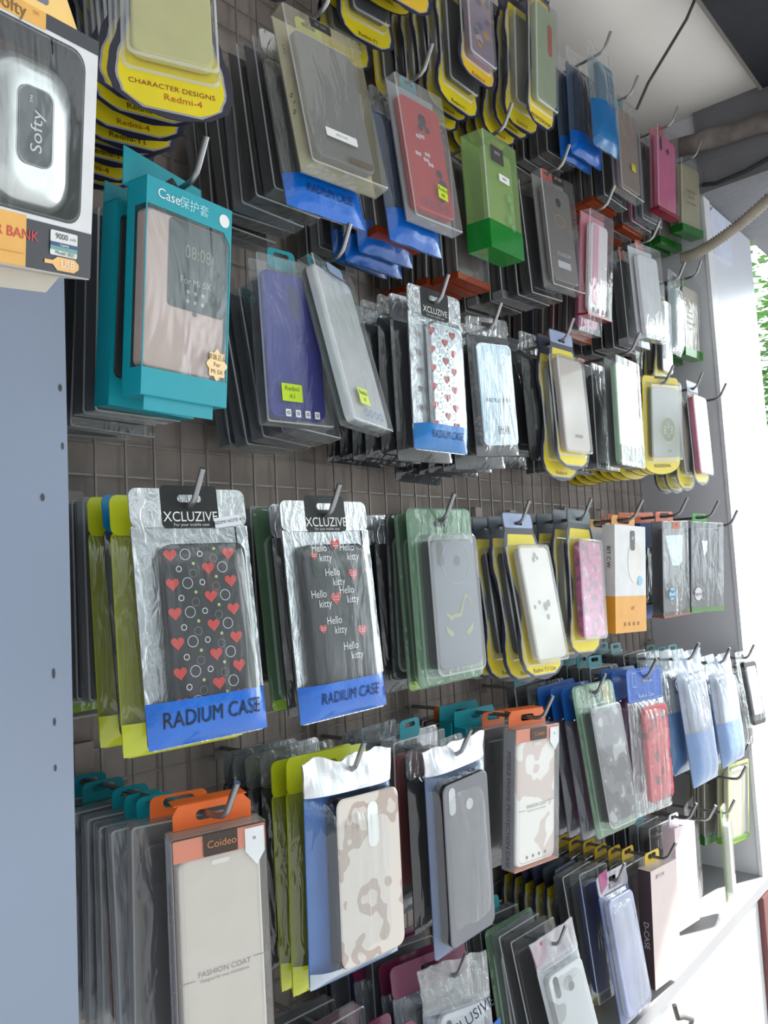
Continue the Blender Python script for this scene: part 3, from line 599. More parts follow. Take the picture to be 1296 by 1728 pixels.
front('B7', 'B7', (1.5171 + .045, .5549 + .012, 1.9867 + .01, 5.1, 3.9, -2.9, .084, .165), 'case_pouch', 'phone case', 'pale blue-white translucent pouch hanging beside the white glaring box', 'pale blue pouch', lambda rt, w, h: pouch(rt, w, h, foilc=None, film=clear(milk=.35, milkc=(206, 222, 226), bump=.6), case=(176, 190, 190), cam=None, seed=21, headmat=FILM2), ['wavek', 'wave', 'redbox', 'redbox'])
front('B8', 'B8', (1.735, .591, 2.028, -4.2, 2.6, -.1, .0865, .171), 'boxed_phone_case', 'phone case', 'beige boxed case with green side and base, next to the side panel', 'beige and green box', lambda rt, w, h: clear_box(rt, w, h, .026, case=(196, 184, 168), basec=(90, 190, 60), basefrac=.1, backc=(120, 180, 90), cam=None, cw=.86, ch=.86, prints=lambda b: [b.text('Phone|Premium|Transparent|Case'.split('|')[k], .008, -.016, .012 - k * .012, -.0005, INK((70, 66, 60))) for k in range(4)]), ['grnbot', 'grnbot', 'grnbot'], d=.03)
# --- row A
front('A1', 'A1', (.56, .56, 2.285, -5, -4, 2, .10, .235), 'blister_card', 'phone case', 'yellow wavy card whose rounded foot hangs above the grey case box', 'card above the grey case box', lambda rt, w, h: wavecard(rt, w, h, case=(160, 150, 120)), ['wavek', 'wave', 'wavek', 'wave'])
def px(b, y):
    for k in range(14): b.flat(circle(random.uniform(.004, .009), random.uniform(-.018, .018), random.uniform(-.05, .05), 9), y, None, solid(random.choice(((120, 90, 130), (190, 150, 90), (90, 110, 150), (200, 170, 180))), .4))
front('A2', 'A2', (.742, .573, 2.31, -12, -6.5, 4.8, .083, .222), 'blister_card', 'phone case', 'yellow wavy card with a dark case hanging above the red case box', 'wavy card above the red box', lambda rt, w, h: wavecard(rt, w, h, yel=(232, 190, 40), case=(60, 60, 74), t=.012), ['pro', 'pro', 'wavek', 'pro', 'wave'])
front('A3', 'A3', (.912, .583, 2.289, -4.4, -3.9, 5, .086, .20), 'blister_card', 'phone case', 'yellow blister card with a multicoloured case above the green tinted box', 'multicolour case card', lambda rt, w, h: wavecard(rt, w, h, yel=(232, 190, 40), case=(150, 130, 150), extra=px, bw=.72, cw=.64, ch=.66, text='Redmi-4'), ['wavek', 'wave', 'wavek', 'wave', 'wavek', 'pro'])
front('A4', 'A4', (1.0444, .5521, 2.2916, -2.5, 3.3, .6, .084, .2386), 'blister_card', 'phone case', 'yellow card with a pale green case, last of the cards before the blue pouches', 'pale green case card', lambda rt, w, h: wavecard(rt, w, h, yel=(236, 206, 50), case=(160, 170, 140), bw=.76, bh=.7, cw=.68, ch=.64, text='PROFESSIONAL', textc=BLK, extra=lambda b, y: b.flat(rrect(.012, .05, .006, .01, .02), y, None, solid((180, 80, 70)))), ['wave', 'wavek', 'wave', 'wavek', 'wave', 'wavek', 'wave'])
front('A5', 'A5', (1.2631, .5531, 2.3158, -5, -.2, .9, .0829, .1979), 'case_pouch', 'phone case', 'clear pouch shading to blue, with a crumpled blue bottom, under the pale ceiling', 'blue pouch under the ceiling', lambda rt, w, h: pouch(rt, w, h, foilc=None, film=clear(tint=(222, 232, 238), milk=.2, milkc=(190, 205, 215), bump=.6), band=((40, 110, 170), None, 0, BLK), bandfrac=.42, case=(90, 120, 140), cam=None, seed=31, wob=1.8, headmat=FILM2), ['blubot', 'blubot', 'kbox', 'dbox', 'kbox', 'dbox'])
def f_A6(rt, w, h):
    clear_box(rt, w, h, .02, case=(150, 132, 122), tabc=TEAL, tabw=.03, backc=(160, 146, 136), shell=HAZE, cam=None, cw=.86)
    sticker(rt, .014, .014, .006, -h * .2, -.0004, (214, 204, 60), ['Note', '4'], (60, 60, 30), name='yellow_sticker')
front('A6', 'A6', (1.3653, .5511, 2.2639, -4, -.5, 2.3, .0826, .1845), 'boxed_phone_case', 'phone case', 'brown boxed case with a small yellow sticker behind the blue pouches', 'brown box with yellow sticker', f_A6, ['kbox', 'orabot', 'orabot', 'orabot', 'orabot', 'orabot'])
front('A7', 'A7', (1.5588, .5542, 2.289, -5.5, 3.8, -.2, .0867, .1744), 'boxed_phone_case', 'phone case', 'pink phone case in a clear box below the end of the wrapped pipe', 'pink case box', lambda rt, w, h: clear_box(rt, w, h, .02, case=(204, 96, 140), cam='duo', backc=(190, 96, 120), shell=HAZE, basec=(190, 70, 90), basefrac=.04, tabc=(200, 80, 100), tabw=.03, cw=.88), ['gbox', 'pinkbox', 'orabot', 'pinkbox', 'orabot', 'gbox'])
front('A8', 'A8', (1.735, .5695, 2.300, -9, 5, -1.6, .0875, .161), 'boxed_phone_case', 'phone case', 'olive-beige boxed case with green base, topmost next to the side panel', 'olive box with green base', lambda rt, w, h: clear_box(rt, w, h, .03, case=(168, 160, 130), basec=(50, 160, 60), basefrac=.1, backc=(140, 150, 110), cam=None, cw=.9, ch=.9, prints=lambda b: [b.text('Protective|case for|your phone'.split('|')[k], .009, -.006, .012 - k * .013, -.0005, INK((70, 66, 50))) for k in range(3)]), ['grnbot', 'grnbot', 'grnbot', 'grnbot'], d=.034)
# --- row C
def f_C0(rt, w, h):
    d = .026; m_ = solid(TEAL, .4, var=.04); b = MB()
    fr = [(-w / 2, -h / 2), (w / 2, -h / 2), (w / 2, h / 2), (-w / 2, h / 2)]
    b.flat(fr, 0, .0006, m_, [[(-w / 2 + .001, -h / 2 + .022), (-w / 2 + .001, h / 2 - .022), (w * .40, h / 2 - .022), (w / 2 - .0015, h / 2 - .032), (w / 2 - .0015, -h / 2 + .022)]])
    b.box(-w / 2, w / 2, d - .0006, d, -h / 2, h / 2, m_).box(w / 2 - .0006, w / 2, .0006, d, -h / 2, h / 2, m_).box(-w / 2, w / 2, .0006, d, -h / 2 - .0006, -h / 2, m_).box(-w / 2, w / 2, .0006, d, h / 2 - .0006, h / 2, m_)
    for (ya, yb, za, zb) in ((.0006, d, -h / 2, -h / 2 + .022), (.0006, d, h / 2 - .022, h / 2), (.016, d, -h / 2 + .022, h / 2 - .022)): b.box(-w / 2, -w / 2 + .0006, ya, yb, za, zb, m_)
    b.box(-w / 2 + .006, w / 2 - .012, .004, .0046, -h / 2 - .012, -h / 2, m_); b.build('carton', rt)
    tb = MB().flat([(-w * .56, h / 2 - .004), (w * .34, h / 2 - .004), (w * .33, h / 2 + .019), (-w * .56, h / 2 + .028)], d - .0012, d, m_, [[(-.016, h / 2 + .006), (.012, h / 2 + .006), (.004, h / 2 + .014), (-.002, h / 2 + .019), (-.008, h / 2 + .014)][::-1]]); tb.build('hang_tab', rt)
    def ex(b, y):
        b.flat(rrect(w * .68, h * .42, .004, w * .12, h * .15), y, None, solid((34, 50, 54), .3, var=.3, vscale=20)); q = INK((150, 160, 160))
        b.text('08:08', .016, w * .12, h * .22, y - .0003, INK((120, 130, 120)), sx=.8); b.text('For Mi 5X', .008, w * .1, h * .08, y - .0003, q)
        for k in range(6): b.flat(circle(.0018, w * .1 - .008 + (k % 3) * .008, h * .03 - (k // 3) * .008, 8), y - .0003, None, q)
        b.flat(circle(.0022, w * .1, -h * .07, 10), y - .0003, None, INK((90, 80, 78)))
    case_part(rt, w * .95, h - .046, solid((190, 166, 158), .5, var=.03, bump=.1), .0035, .011, cz=0, cam=None, extra=ex, r=.006)
    f_ = clear(milk=.03, rough=.06, bump=.4, sx=12, sz=5)
    MB().flat([(-w / 2 + .001, -h / 2 + .022), (w / 2 - .0015, -h / 2 + .022), (w / 2 - .0015, h / 2 - .022), (-w / 2 + .001, h / 2 - .022)], .0004, None, f_).add([(-w / 2 + .0002, .0004, -h / 2 + .022), (-w / 2 + .0002, .016, -h / 2 + .022), (-w / 2 + .0002, .016, h / 2 - .022), (-w / 2 + .0002, .0004, h / 2 - .022)], [(0, 1, 2, 3)], f_).build('window_film', rt)
    b = MB().text('Case', .0115, -w * .26, h / 2 - .011, -.0004, INK(WHT)).text('保护套', .0105, w * .03, h / 2 - .0115, -.0004, INK((170, 224, 228))); b.flat(circle(.0058, w * .40, h / 2 - .012, 18), -.0004, None, solid(WHT)); b.build('lettering', rt)
    fl_ = [(.0105 * (1 + .12 * math.cos(8 * a)) * math.cos(a), .0125 * (1 + .12 * math.cos(8 * a)) * math.sin(a)) for a in [2 * math.pi * k / 64 for k in range(64)]]
    sticker(rt, .020, .022, w * .36, -h / 2 + .036, -.0004, (250, 214, 160), ['原装正品', 'For', 'Mi 5X'], (40, 30, 20), outline=fl_, name='flower_sticker')
front('C0', 'C0', (.3776, .5426, 1.7427, 4.8, 6.1, -.5, .0901, .1763), 'window_carton', 'phone case', 'teal window carton with a rose-beige flip case and flower sticker', 'teal flip case carton', f_C0, ['tealbox', 'dbox', 'dbox', 'kbox', 'dbox', 'gbox'], d=.028)
def f_C1(rt, w, h):
    clear_box(rt, w, h, .02, case=(176, 176, 178), casemat=solid((214, 214, 216), .22, var=.05, vscale=60, coat=.5), tabc=TEAL, tabw=.038, shell=BOX, backc=(120, 116, 112), cam=None, cw=.96, ch=.95,
              prints=lambda b: (b.flat(rrect(.034, .012, .005, 0, h * .46), -.0005, None, solid((130, 150, 176))), [b.ring(circle(.0042, -.016 + k * .011, -h * .44, 12), .001, -.0005, INK((70, 110, 150))) for k in range(4)]))
    sticker(rt, .022, .018, -.012, -h * .34, -.0006, (206, 220, 90), ['Redmi', '4'], (70, 90, 30), name='yellow_sticker')
front('C1', 'C1', (.5847, .5477, 1.7431, 16, -13, 0, .0879, .1842), 'boxed_phone_case', 'phone case', 'silver-grey boxed sheet turned sideways, with a teal hanger and yellow sticker', 'turned silver box', f_C1, ['tgbox', 'redbox', 'tgbox', 'tgbox', 'tgbox'], d=.055)
def f_C1b(rt, w, h):
    clear_box(rt, w, h, .018, case=(20, 30, 140), tabc=TEAL, tabw=.034, shell=HAZE, cam='pillmid', camc=(44, 50, 110), cw=.84, ch=.88, prints=lambda b: [b.flat(rrect(.0062, .0075, .001, -.016 + k * .0115, -h * .44), -.0005, None, solid(WHT)) for k in range(4)] + [b.ring(circle(.0018, -.016 + k * .0115, -h * .44, 10), .0007, -.0008, INK()) for k in range(4)])
    sticker(rt, .024, .018, -.010, -h * .32, -.0006, (196, 224, 40), ['Redmi', 'A1'], (70, 110, 20), name='yellow_green_sticker')
rt = root('boxed_phone_case', 'deep blue case in a clear box with a yellow-green sticker beside the turned silver box', 'phone case'); put(rt, (.520, .566, 1.738, -8, -3, 0, .0715, .172)); f_C1b(rt, .080, .172)
def rings_hearts(w, h, seed, red=(206, 60, 56)):
    def ex(b, y):
        rr = random.Random(seed); nz = 11
        for j in range(nz):
            for i in range(5):
                cx = (-.4 + .2 * i + (.1 if j % 2 else 0)) * w * .62; cz = (-.46 + .92 * j / (nz - 1)) * h * .62 - h * .06
                if abs(cx) > w * .27: continue
                k = (i + 2 * j) % 4
                if k == 0: b.flat(heart(.0115, cx, cz), y, None, INK(red))
                elif k == 1: b.ring(circle(.0048, cx, cz, 14), .0007, y, INK((190, 195, 200)))
                elif k == 2: b.ring(circle(.0026, cx, cz, 12), .0007, y, INK((220, 220, 220)))
                else:
                    b.flat(circle(.0014, cx, cz + .004, 8), y, None, INK((190, 200, 120))); b.ring(circle(.0036, cx - .001, cz - .004, 12), .0005, y, INK((120, 120, 124)))
    return ex
def xhead(txt='XCLUZIVE', sub='For your mobile case', sz=.012):
    def pr(b, z1):
        b.flat(rrect(.052, .036, .004, 0, z1 + .017), -.0009, None, INK((18, 18, 20)), [slot(.022, z1 + .024)])
        b.text(txt, sz, 0, z1 + .008, -.0012, INK((226, 226, 226)), sx=.9).text(sub, .0038, 0, z1 + .0015, -.0012, INK((200, 200, 200)))
    return pr
def f_D0(rt, w, h):
    pouch(rt, w, h, t=.014, head=.155, case=(34, 34, 42), cam='pillmid', camc=(58, 44, 48), extra=rings_hearts(w, h, 1), band=(BLUE, 'RADIUM CASE', .0175, (10, 22, 46), .78), bandfrac=.17, seed=41, prints=xhead(), hole=None, wob=.45, film=FILMC, cw=.72, ch=.66, holez=None, edge=.011, ccx=.006)
    sticker(rt, .026, .009, .034, h / 2 - .028, -.0016, (220, 222, 228), ['REDMI NOTE 4'], (40, 40, 70), 8, name='white_sticker')
front('D0', 'D0', (.3803, .5464, 1.4775, -7.5, -6, -.7, .1061, .2063), 'case_pouch', 'phone case', 'silver and clear pouch, dark case with red hearts and rings, blue bottom band', 'heart-patterned pouch', f_D0, ['limebag', 'cyanbag', 'limebag', 'gbox', 'dbox', 'gbox', 'dbox', 'slimg'], d=.012)
def f_D1(rt, w, h):
    def ex(b, y):
        q = INK((226, 226, 228))
        for (cx, cz) in ((-.020, .052), (.016, .052), (-.006, .028), (-.026, .008), (.010, .010), (-.010, -.018), (.008, -.044)):
            b.text('Hello', .0105, cx - .001, cz + .0045, y, q, sx=.85); b.text('kitty', .0105, cx + .006, cz - .005, y, q, sx=.85)
        for (cx, cz, s) in ((.000, .060, .012), (.020, .030, .013), (-.006, .008, .014), (.024, -.026, .013), (-.026, -.020, .010), (-.028, .05, .009)):
            b.flat(heart(s, cx, cz), y, None, INK((205, 62, 62)))
            for k in range(7): b.flat(circle(.0006, cx + (k % 3 - 1) * s * .2, cz + (k // 3 - .6) * s * .2, 6), y - .0002, None, q)
    pouch(rt, w, h, t=.014, head=.14, case=(38, 40, 46), cam='duo', camc=(40, 60, 50), extra=ex, band=(BLUE, 'RADIUM CASE', .015, (10, 30, 80), .78), bandfrac=.16, seed=42, prints=xhead(sz=.013), hole=None, wob=.5, film=FILMC, cw=.72, ch=.7, edge=.009, ccx=.0)
front('D1', 'D1', (.538, .5474, 1.4713, -2.9, -4.1, -.8, .1122, .2081), 'case_pouch', 'phone case', 'silver and clear pouch with spotted hearts and white handwriting, blue bottom band', 'spotted hearts pouch', f_D1, ['kbag2', 'slimg', 'dbox', 'kbox', 'dbox', 'redbox', 'kbox'], d=.012)
def f_D2(rt, w, h):
    def ex(b, y):
        k = INK((150, 156, 90)); b.ring(circle(.025, .002, .036, 26), .0008, y, INK((120, 150, 180)))
        b.flat([(-.024, -.018), (-.014, -.030), (-.008, -.026), (.004, -.026), (.012, -.006), (.018, -.004), (.024, -.018), (.021, -.006), (.014, 0), (.008, -.010), (.002, -.022), (-.006, -.022), (-.014, -.024)][::-1], y, None, k)
        for s_ in (-1, 1): b.flat([(s_ * .010, -.044), (s_ * .024, -.034), (s_ * .022, -.042), (s_ * .014, -.048)][::s_], y, None, k)
    slimpack(rt, w, h, col=(112, 140, 116), case=(92, 96, 108), extra=ex, cam='duo', foot=None, side=(28, 32, 42), t=.019)
front('D2', 'D2', (.7181, .548, 1.4732, -4.3, -1.3, -.5, .1104, .1996), 'blister_card', 'phone case', 'sage green blister pack with a grey case behind a clear dome', 'sage green blister pack', f_D2, ['slimg', 'slimk', 'kbag2', 'kbag', 'kbag', 'kbag'], d=.004)
def specks(b, y):
    for (cx, cz, s) in ((0, .05, .004), (-.004, .044, .004), (.005, .046, .003), (.004, -.02, .006), (.012, -.016, .005), (-.008, -.014, .003), (.006, -.034, .004), (-.02, -.02, .003)): b.flat(circle(s, cx, cz, 9, .8), y, None, INK((110, 100, 90)))
front('D3', 'D3', (.9231, .5596, 1.463, -4.4, -9, 1.4, .1, .2282), 'blister_card', 'phone case', 'wavy yellow card with a milky white case with small dark marks', 'milky case wavy card', lambda rt, w, h: wavecard(rt, w, h, case=(226, 218, 206), extra=specks, bw=.74, bh=.70, bz=-.06, t=.020, cw=.68, ch=.66, text='Redmi Y1/ Lite', textc=(110, 90, 20)), ['wavek', 'wavek', 'wavek', 'wavek', 'wavek', 'wavek'], d=.004, dsp=.004)
front('D4', 'D4', (1.0905, .5692, 1.4726, -3.8, -.9, 3.1, .0963, .2237), 'blister_card', 'phone case', 'wavy yellow card with a pink glitter case', 'pink glitter wavy card', lambda rt, w, h: wavecard(rt, w, h, headc=(80, 96, 100), casemat=blotch([(150, 80, 120), (206, 96, 150), (214, 170, 190)], 90, 'noise', .3, (.42, .62)), bw=.72, bh=.68, bz=-.05, t=.020, cw=.66, ch=.64), ['wave', 'wavek', 'wave', 'wavek', 'wave'], d=.004, dsp=.004)
front('D5', 'D5', (1.1994, .5404, 1.4722, -4.8, 2.8, 2.3, .0973, .1709), 'window_carton', 'phone case', 'white carton with orange lower band and an oval window, second row of cartons', 'white and orange carton', whc, ['whcart', 'kbox', 'bluebox', 'dbox', 'kbox'], d=.024)
def f_D6(rt, w, h):
    clear_box(rt, w, h, .024, case=(54, 54, 64), tabc=(226, 110, 80), tabw=.06, basec=(226, 130, 90), basefrac=.015, backc=(58, 56, 64), cam=None, header=(.026, .014, (190, 90, 50), 'GO', (60, 30, 20)), cw=.86, ch=.88, extra=lambda b, y: b.flat([(-.03, .06), (.03, .06), (.026, .012), (.012, .004), (-.008, .006), (-.018, .03)][::-1], y, None, foil((150, 170, 176))))
    sticker(rt, .020, .022, -.018, -h * .26, -.0006, (150, 200, 230), ['Magic', 'cover'], (20, 50, 110), outline=circle(.011, 0, 0, 18), name='blue_round_sticker')
front('D6', 'D6', (1.4049, .5449, 1.483, -8, 4.3, -.9, .0907, .1721), 'boxed_phone_case', 'phone case', 'dark boxed case with an orange roof-shaped hanger and round blue sticker', 'dark box with round blue sticker', f_D6, ['navbox', 'navbox', 'navbox', 'oratab'], d=.026)
def f_D7(rt, w, h):
    clear_box(rt, w, h, .02, case=(84, 86, 92), tabc=(90, 180, 90), tabw=.05, basec=(150, 205, 120), basefrac=.05, backc=(110, 112, 114), cam=None, cw=.9, ch=.9, prints=lambda b: (b.text('Compact', .005, .03, h * .42, -.0005, INK((50, 50, 52))), b.flat([(-.022, .05), (-.002, .05), (-.006, .03), (-.014, .02)][::-1], -.0004, None, foil((215, 218, 220)))))  # the pale foil polygon is a painted glint, not print
    sticker(rt, .022, .022, -.034, -h * .3, -.0006, (226, 222, 222), ['Magnetic'], (90, 80, 110), outline=circle(.0125, 0, 0, 18), name='white_round_sticker')
front('D7', 'D7', (1.5586, .5425, 1.482, -12.7, 3.8, 1.8, .1114, .1741), 'boxed_phone_case', 'phone case', 'grey boxed case with green hanger and base and a round white sticker', 'grey box with green hanger', f_D7, ['dbox', 'kbox'], d=.022)
# --- row C, right part
def f_C2(rt, w, h): pouch(rt, w, h, t=.014, head=.17, case=(60, 60, 66), casemat=foil((214, 218, 224), .18, .35, 14, 5), extra=rings_hearts(w * .8, h, 5, (190, 90, 90)), cam=None, band=((20, 120, 196), 'RADIUM CASE', .013, (10, 50, 110), .7), bandfrac=.15, seed=51, prints=xhead(sz=.011), hole=None, cw=.62, ch=.7, ccx=.010)
front('C2', 'C2', (.7535, .5672, 1.7457, -3, .4, .1, .0995, .2003), 'case_pouch', 'phone case', 'glaring silver pouch with blue bottom band, in the row over the wire grid', 'glaring silver pouch', f_C2, ['kbag2', 'kbag', 'kbag', 'kbag', 'kbag', 'kbag'], d=.012)
def f_C3(rt, w, h): pouch(rt, w, h, foilc=None, head=.13, film=FILM2, case=None, casemat=foil((206, 220, 232), .16, .4, 16, 6), cam=None, seed=52, headmat=FILM2, cw=.84, ch=.74, backm=solid((28, 30, 38), .3), extra=lambda b, y: (b.flat(rrect(.022, .011, .002, .006, -h * .32), y, None, solid((196, 202, 214))), b.text('MI-Y2', .007, .006, -h * .32, y - .0003, INK((50, 60, 80))), b.text('BACK COVER', .008, 0, -.02, y, INK((120, 130, 140)))))
front('C3', 'C3', (.8807, .5725, 1.7452, -8.8, 1.9, -4.2, .084, .1878), 'case_pouch', 'phone case', 'blue-white shiny clear pouch with a small model sticker near its foot', 'shiny blue-white pouch', f_C3, ['kbag', 'kbag', 'kbag', 'kbag2', 'kbag', 'kbag2'], d=.012)
front('C4', 'C4', (1.0694, .5613, 1.7507, -4.5, -2.2, .1, .0954, .2173), 'blister_card', 'phone case', 'wavy card with blue-grey top and a pale rose gold case', 'rose gold wavy card', lambda rt, w, h: wavecard(rt, w, h, case=(206, 190, 182), bw=.80, bh=.7, bz=-.045, cw=.72, ch=.66, extra=lambda b, y: b.flat(rrect(.02, .005, .001, .004, -h * .27), y, None, INK((130, 100, 90)))), ['wave', 'kbag', 'kbox', 'kbox', 'kbag', 'kbox'], d=.004)
front('C5', 'C5', (1.2494, .54, 1.7494, .4, .6, .9, .0939, .1844), 'boxed_phone_case', 'phone case', 'clear box glaring white above and green below, with a cut corner', 'white-green glaring box', lambda rt, w, h: clear_box(rt, w, h, .024, casemat=solid((170, 200, 172), .1, coat=1.0), cam=None, backc=(90, 96, 96), cw=.92, ch=.93, extra=lambda b, y: (b.flat(rrect(w * .9, h * .14, .002, 0, -h * .38), y, None, solid((80, 110, 104))), b.flat(rrect(.016, .02, .001, .028, -h * .38), y - .0003, None, solid((170, 180, 186))))), ['kbox', 'pinkbox', 'kbox', 'pinkbox', 'bluebox', 'kbox'], d=.026)
def f_C6(rt, w, h):
    def ex(b, y):
        k = INK((60, 64, 58)); q = INK((186, 180, 60)); b.flat(circle(.026, .004, -.008, 30), y, None, q); b.flat(circle(.0215, .004, -.008, 30), y - .0003, None, k); b.ring(circle(.0235, .004, -.008, 30), .001, y - .0004, k)
        b.text('B', .021, -.008, -.010, y - .0006, q); b.text('V', .021, .004, -.002, y - .0006, q); b.text('B', .021, .016, -.010, y - .0006, q); b.text('09', .010, .004, -.020, y - .0006, q)
        b.flat(rrect(.012, .003, .001, .008, -h * .26), y, None, k)
    procard(rt, w, h, case=(124, 126, 116), extra=ex)
front('C6', 'C6', (1.405, .5515, 1.746, -8.6, 5.8, -3.9, .125, .181), 'blister_card', 'phone case', 'yellow framed card with a grey case bearing a round football club emblem', 'emblem card', f_C6, ['pro', 'pro', 'pro', 'pro', 'pro', 'pro', 'pro', 'pro', 'pro'], d=.004)
front('C7', 'C7', (1.6238, .5651, 1.7564, -.9, -1.3, .5, .0918, .2179), 'blister_card', 'phone case', 'wavy yellow card with a pale blue top and plain pink case', 'plain pink wavy card', lambda rt, w, h: wavecard(rt, w, h, headc=(176, 184, 214), case=(212, 110, 148), bw=.8, bh=.76, cw=.74, ch=.72), ['wave', 'wave', 'wavek'], d=.004)
# --- row E
def coideo(camo=False):
    def fn(rt, w, h):
        d = .022; face = solid((214, 202, 190), .5, var=.03) if not camo else blotch([(226, 206, 198), (250, 244, 238)], 22, 'noise', .45, (.5, .5))
        b = MB(); b.loft(w, h, .002, [(.001, 0), (0, .001), (0, d - .001), (.001, d)], clear(milk=.12, rough=.05, bump=.1, sx=9, sz=4), n=2); b.build('clear_shell', rt)
        b = MB(); o_ = solid((226, 104, 40), .45); b.box(-w / 2 + .001, w / 2 - .001, d - .003, d - .001, -h / 2 + .001, h / 2 - .001, solid((150, 136, 124), .5)); b.box(-w / 2 + .001, w / 2 - .001, .0007, .0012, h * .40, h / 2 - .001, o_); b.box(-w / 2 + .001, w / 2 - .001, .0012, d - .003, -h / 2 + .0006, -h / 2 + .0012, solid((226, 120, 60)))
        b.ring(rrect(w - .001, h - .001, .001), .0016, -.0004, INK((70, 46, 34))) if not camo else None
        b.box(-w / 2 + .0004, -w / 2 + .0008, .002, d - .002, -h / 2 + .002, h / 2 - .004, solid((176, 174, 180), .4)); b.build('insert_card', rt)
        def ex(bb, y):
            k = INK((120, 108, 100))
            bb.ring(rrect(w * .78, h * .87, .008, 0, -h * .02), .0007, y, solid((190, 176, 164))); bb.flat(rrect(.015, .004, .002, 0, h * .37), y, None, solid((236, 228, 220)))
            bb.text('FASHION COAT', .006, 0, -.012, y, k); bb.text('Designed for your smartphone', .0032, 0, -.017, y, k); bb.box(-.038, -.024, y - .0001, y, -.0155, -.015, k).box(.024, .038, y - .0001, y, -.010, -.0095, k)
            if camo:
                for q in range(4): bb.flat(circle(.0022, -.02 + q * .013, -h * .42, 8), y, None, k)
        case_part(rt, w * .86, h * .88, face, .0025, .010, cz=-h * .035, cam=None, extra=ex, name='flip_case')
        b = MB().flat(rrect(w * .36, h * .088, .001, 0, h / 2 - h * .052), -.0008, None, INK((62, 48, 42))); b.text('Coideo', h * .042, .001, h / 2 - h * .052, -.0011, INK((196, 130, 80))); b.build('brand_label', rt)
        MB().flat([(w * .26, h / 2 - .004), (w * .47, h / 2 - .004), (w * .47, h / 2 - .024), (w * .38, h / 2 - .034), (w * .26, h / 2 - .022)][::-1], -.0006, None, solid((222, 224, 226))).text('o', .005, w * .36, h / 2 - .012, -.001, INK()).build('white_corner_label', rt)
        t = MB().flat([(-w * .42, h / 2), (w * .42, h / 2), (w * .42, h / 2 + .012), (w * .34, h / 2 + .019), (-w * .36, h / 2 + .019), (-w * .42, h / 2 + .012)], d - .004, d - .003, o_, [slot(.028, h / 2 + .009)]); t.box(-w * .40, w * .38, d - .003, d + .014, h / 2 + .0185, h / 2 + .0195, o_); t.build('hang_tab', rt)
        b = MB().text('MOBILE PHONE PROTECTION CASE', .0088, d * .5, -.012, -w / 2 - .0004, INK((110, 108, 120)), plane='side'); b.build('side_lettering', rt)
    return fn
front('E0', 'E0', (.3857, .5345, 1.2068, -19, .9, -.8, .0781, .1928), 'window_carton', 'phone case', 'cream flip case box with orange roof-like hanger and brown brand label', 'cream flip case box', coideo(), ['oratab', 'tgbox', 'redbox', 'tgbox', 'gbox', 'tkbox', 'redbox'], d=.034)
def f_E1(rt, w, h): pouch(rt, w, h, t=.018, head=.16, headmat=foil((232, 232, 235), .38, .35, 25, 10), case=(40, 40, 44), casemat=blotch([(206, 196, 188), (182, 164, 154), (212, 202, 194)], 30, 'noise', .25, (.36, .45)), cam='pillmid', camc=(236, 236, 232), seed=61, foilc=None, film=clear(milk=.03, rough=.05, bump=.6, sx=40, sz=6), backm=solid((60, 110, 180), .4), band=((180, 190, 205), None, 0, BLK), bandfrac=.07, cw=.74, ch=.76, ccx=.010, wob=1.1, side=(24, 24, 28), crumple=.005)
front('E1', 'E1', (.5441, .5462, 1.2286, -2.4, -2.8, 3.1, .1129, .1952), 'case_pouch', 'phone case', 'crinkled silver-topped clear pouch on blue, with a beige patterned case', 'crinkled beige case pouch', f_E1, ['limebag', 'limebag', 'kbag', 'kbag2', 'kbag', 'kbag2'], d=.012)
def f_E2(rt, w, h): pouch(rt, w, h, t=.016, head=.12, headmat=foil((226, 228, 234), .35, .4, 30, 12), foilc=None, film=clear(milk=.04, rough=.06, bump=.4, sx=20, sz=6), backm=solid((90, 110, 150), .4), case=(120, 120, 126), cam='duo', camc=(196, 198, 202), seed=62, cw=.78, ch=.78, extra=None, wob=.6, side=(30, 30, 34), crumple=.004)
front('E2', 'E2', (.7155, .5468, 1.1976, -3.7, 2.8, -3.1, .1, .225), 'case_pouch', 'phone case', 'clear pouch with a glossy grey case, crinkled white top and bluish sides', 'glossy grey case pouch', f_E2, ['kbag', 'redbox', 'kbag2', 'kbag', 'kbag', 'kbag2'], d=.012)
front('E3', 'E3', (.8881, .5473, 1.2061, -5.1, 2.3, 4.1, .095, .1749), 'window_carton', 'phone case', 'sunlit pale camouflage flip case box with an orange hanger', 'pale camouflage box', coideo(True), ['oratab', 'tealbox', 'tealbox', 'oratab', 'kbox'], d=.034)
front('E4', 'E4', (1.077, .5469, 1.2173, -7.1, -6.9, 0, .1027, .2119), 'blister_card', 'phone case', 'army green blister pack with a grey camouflage case', 'grey camouflage pack', lambda rt, w, h: (slimpack(rt, w, h, col=(110, 136, 112), casemat=blotch([(58, 56, 64), (96, 94, 100), (170, 170, 174)], 38, 'noise', .4, (.48, .58)), foot=None, side=(26, 26, 30), t=.018), sticker(rt, .018, .028, w * .3, h / 2 - .02, -.0008, (226, 196, 150), ['5.0'], (200, 60, 30), name='orange_label')), ['bluhead', 'bluhead', 'bluhead', 'kbag', 'tkbox'], d=.004)
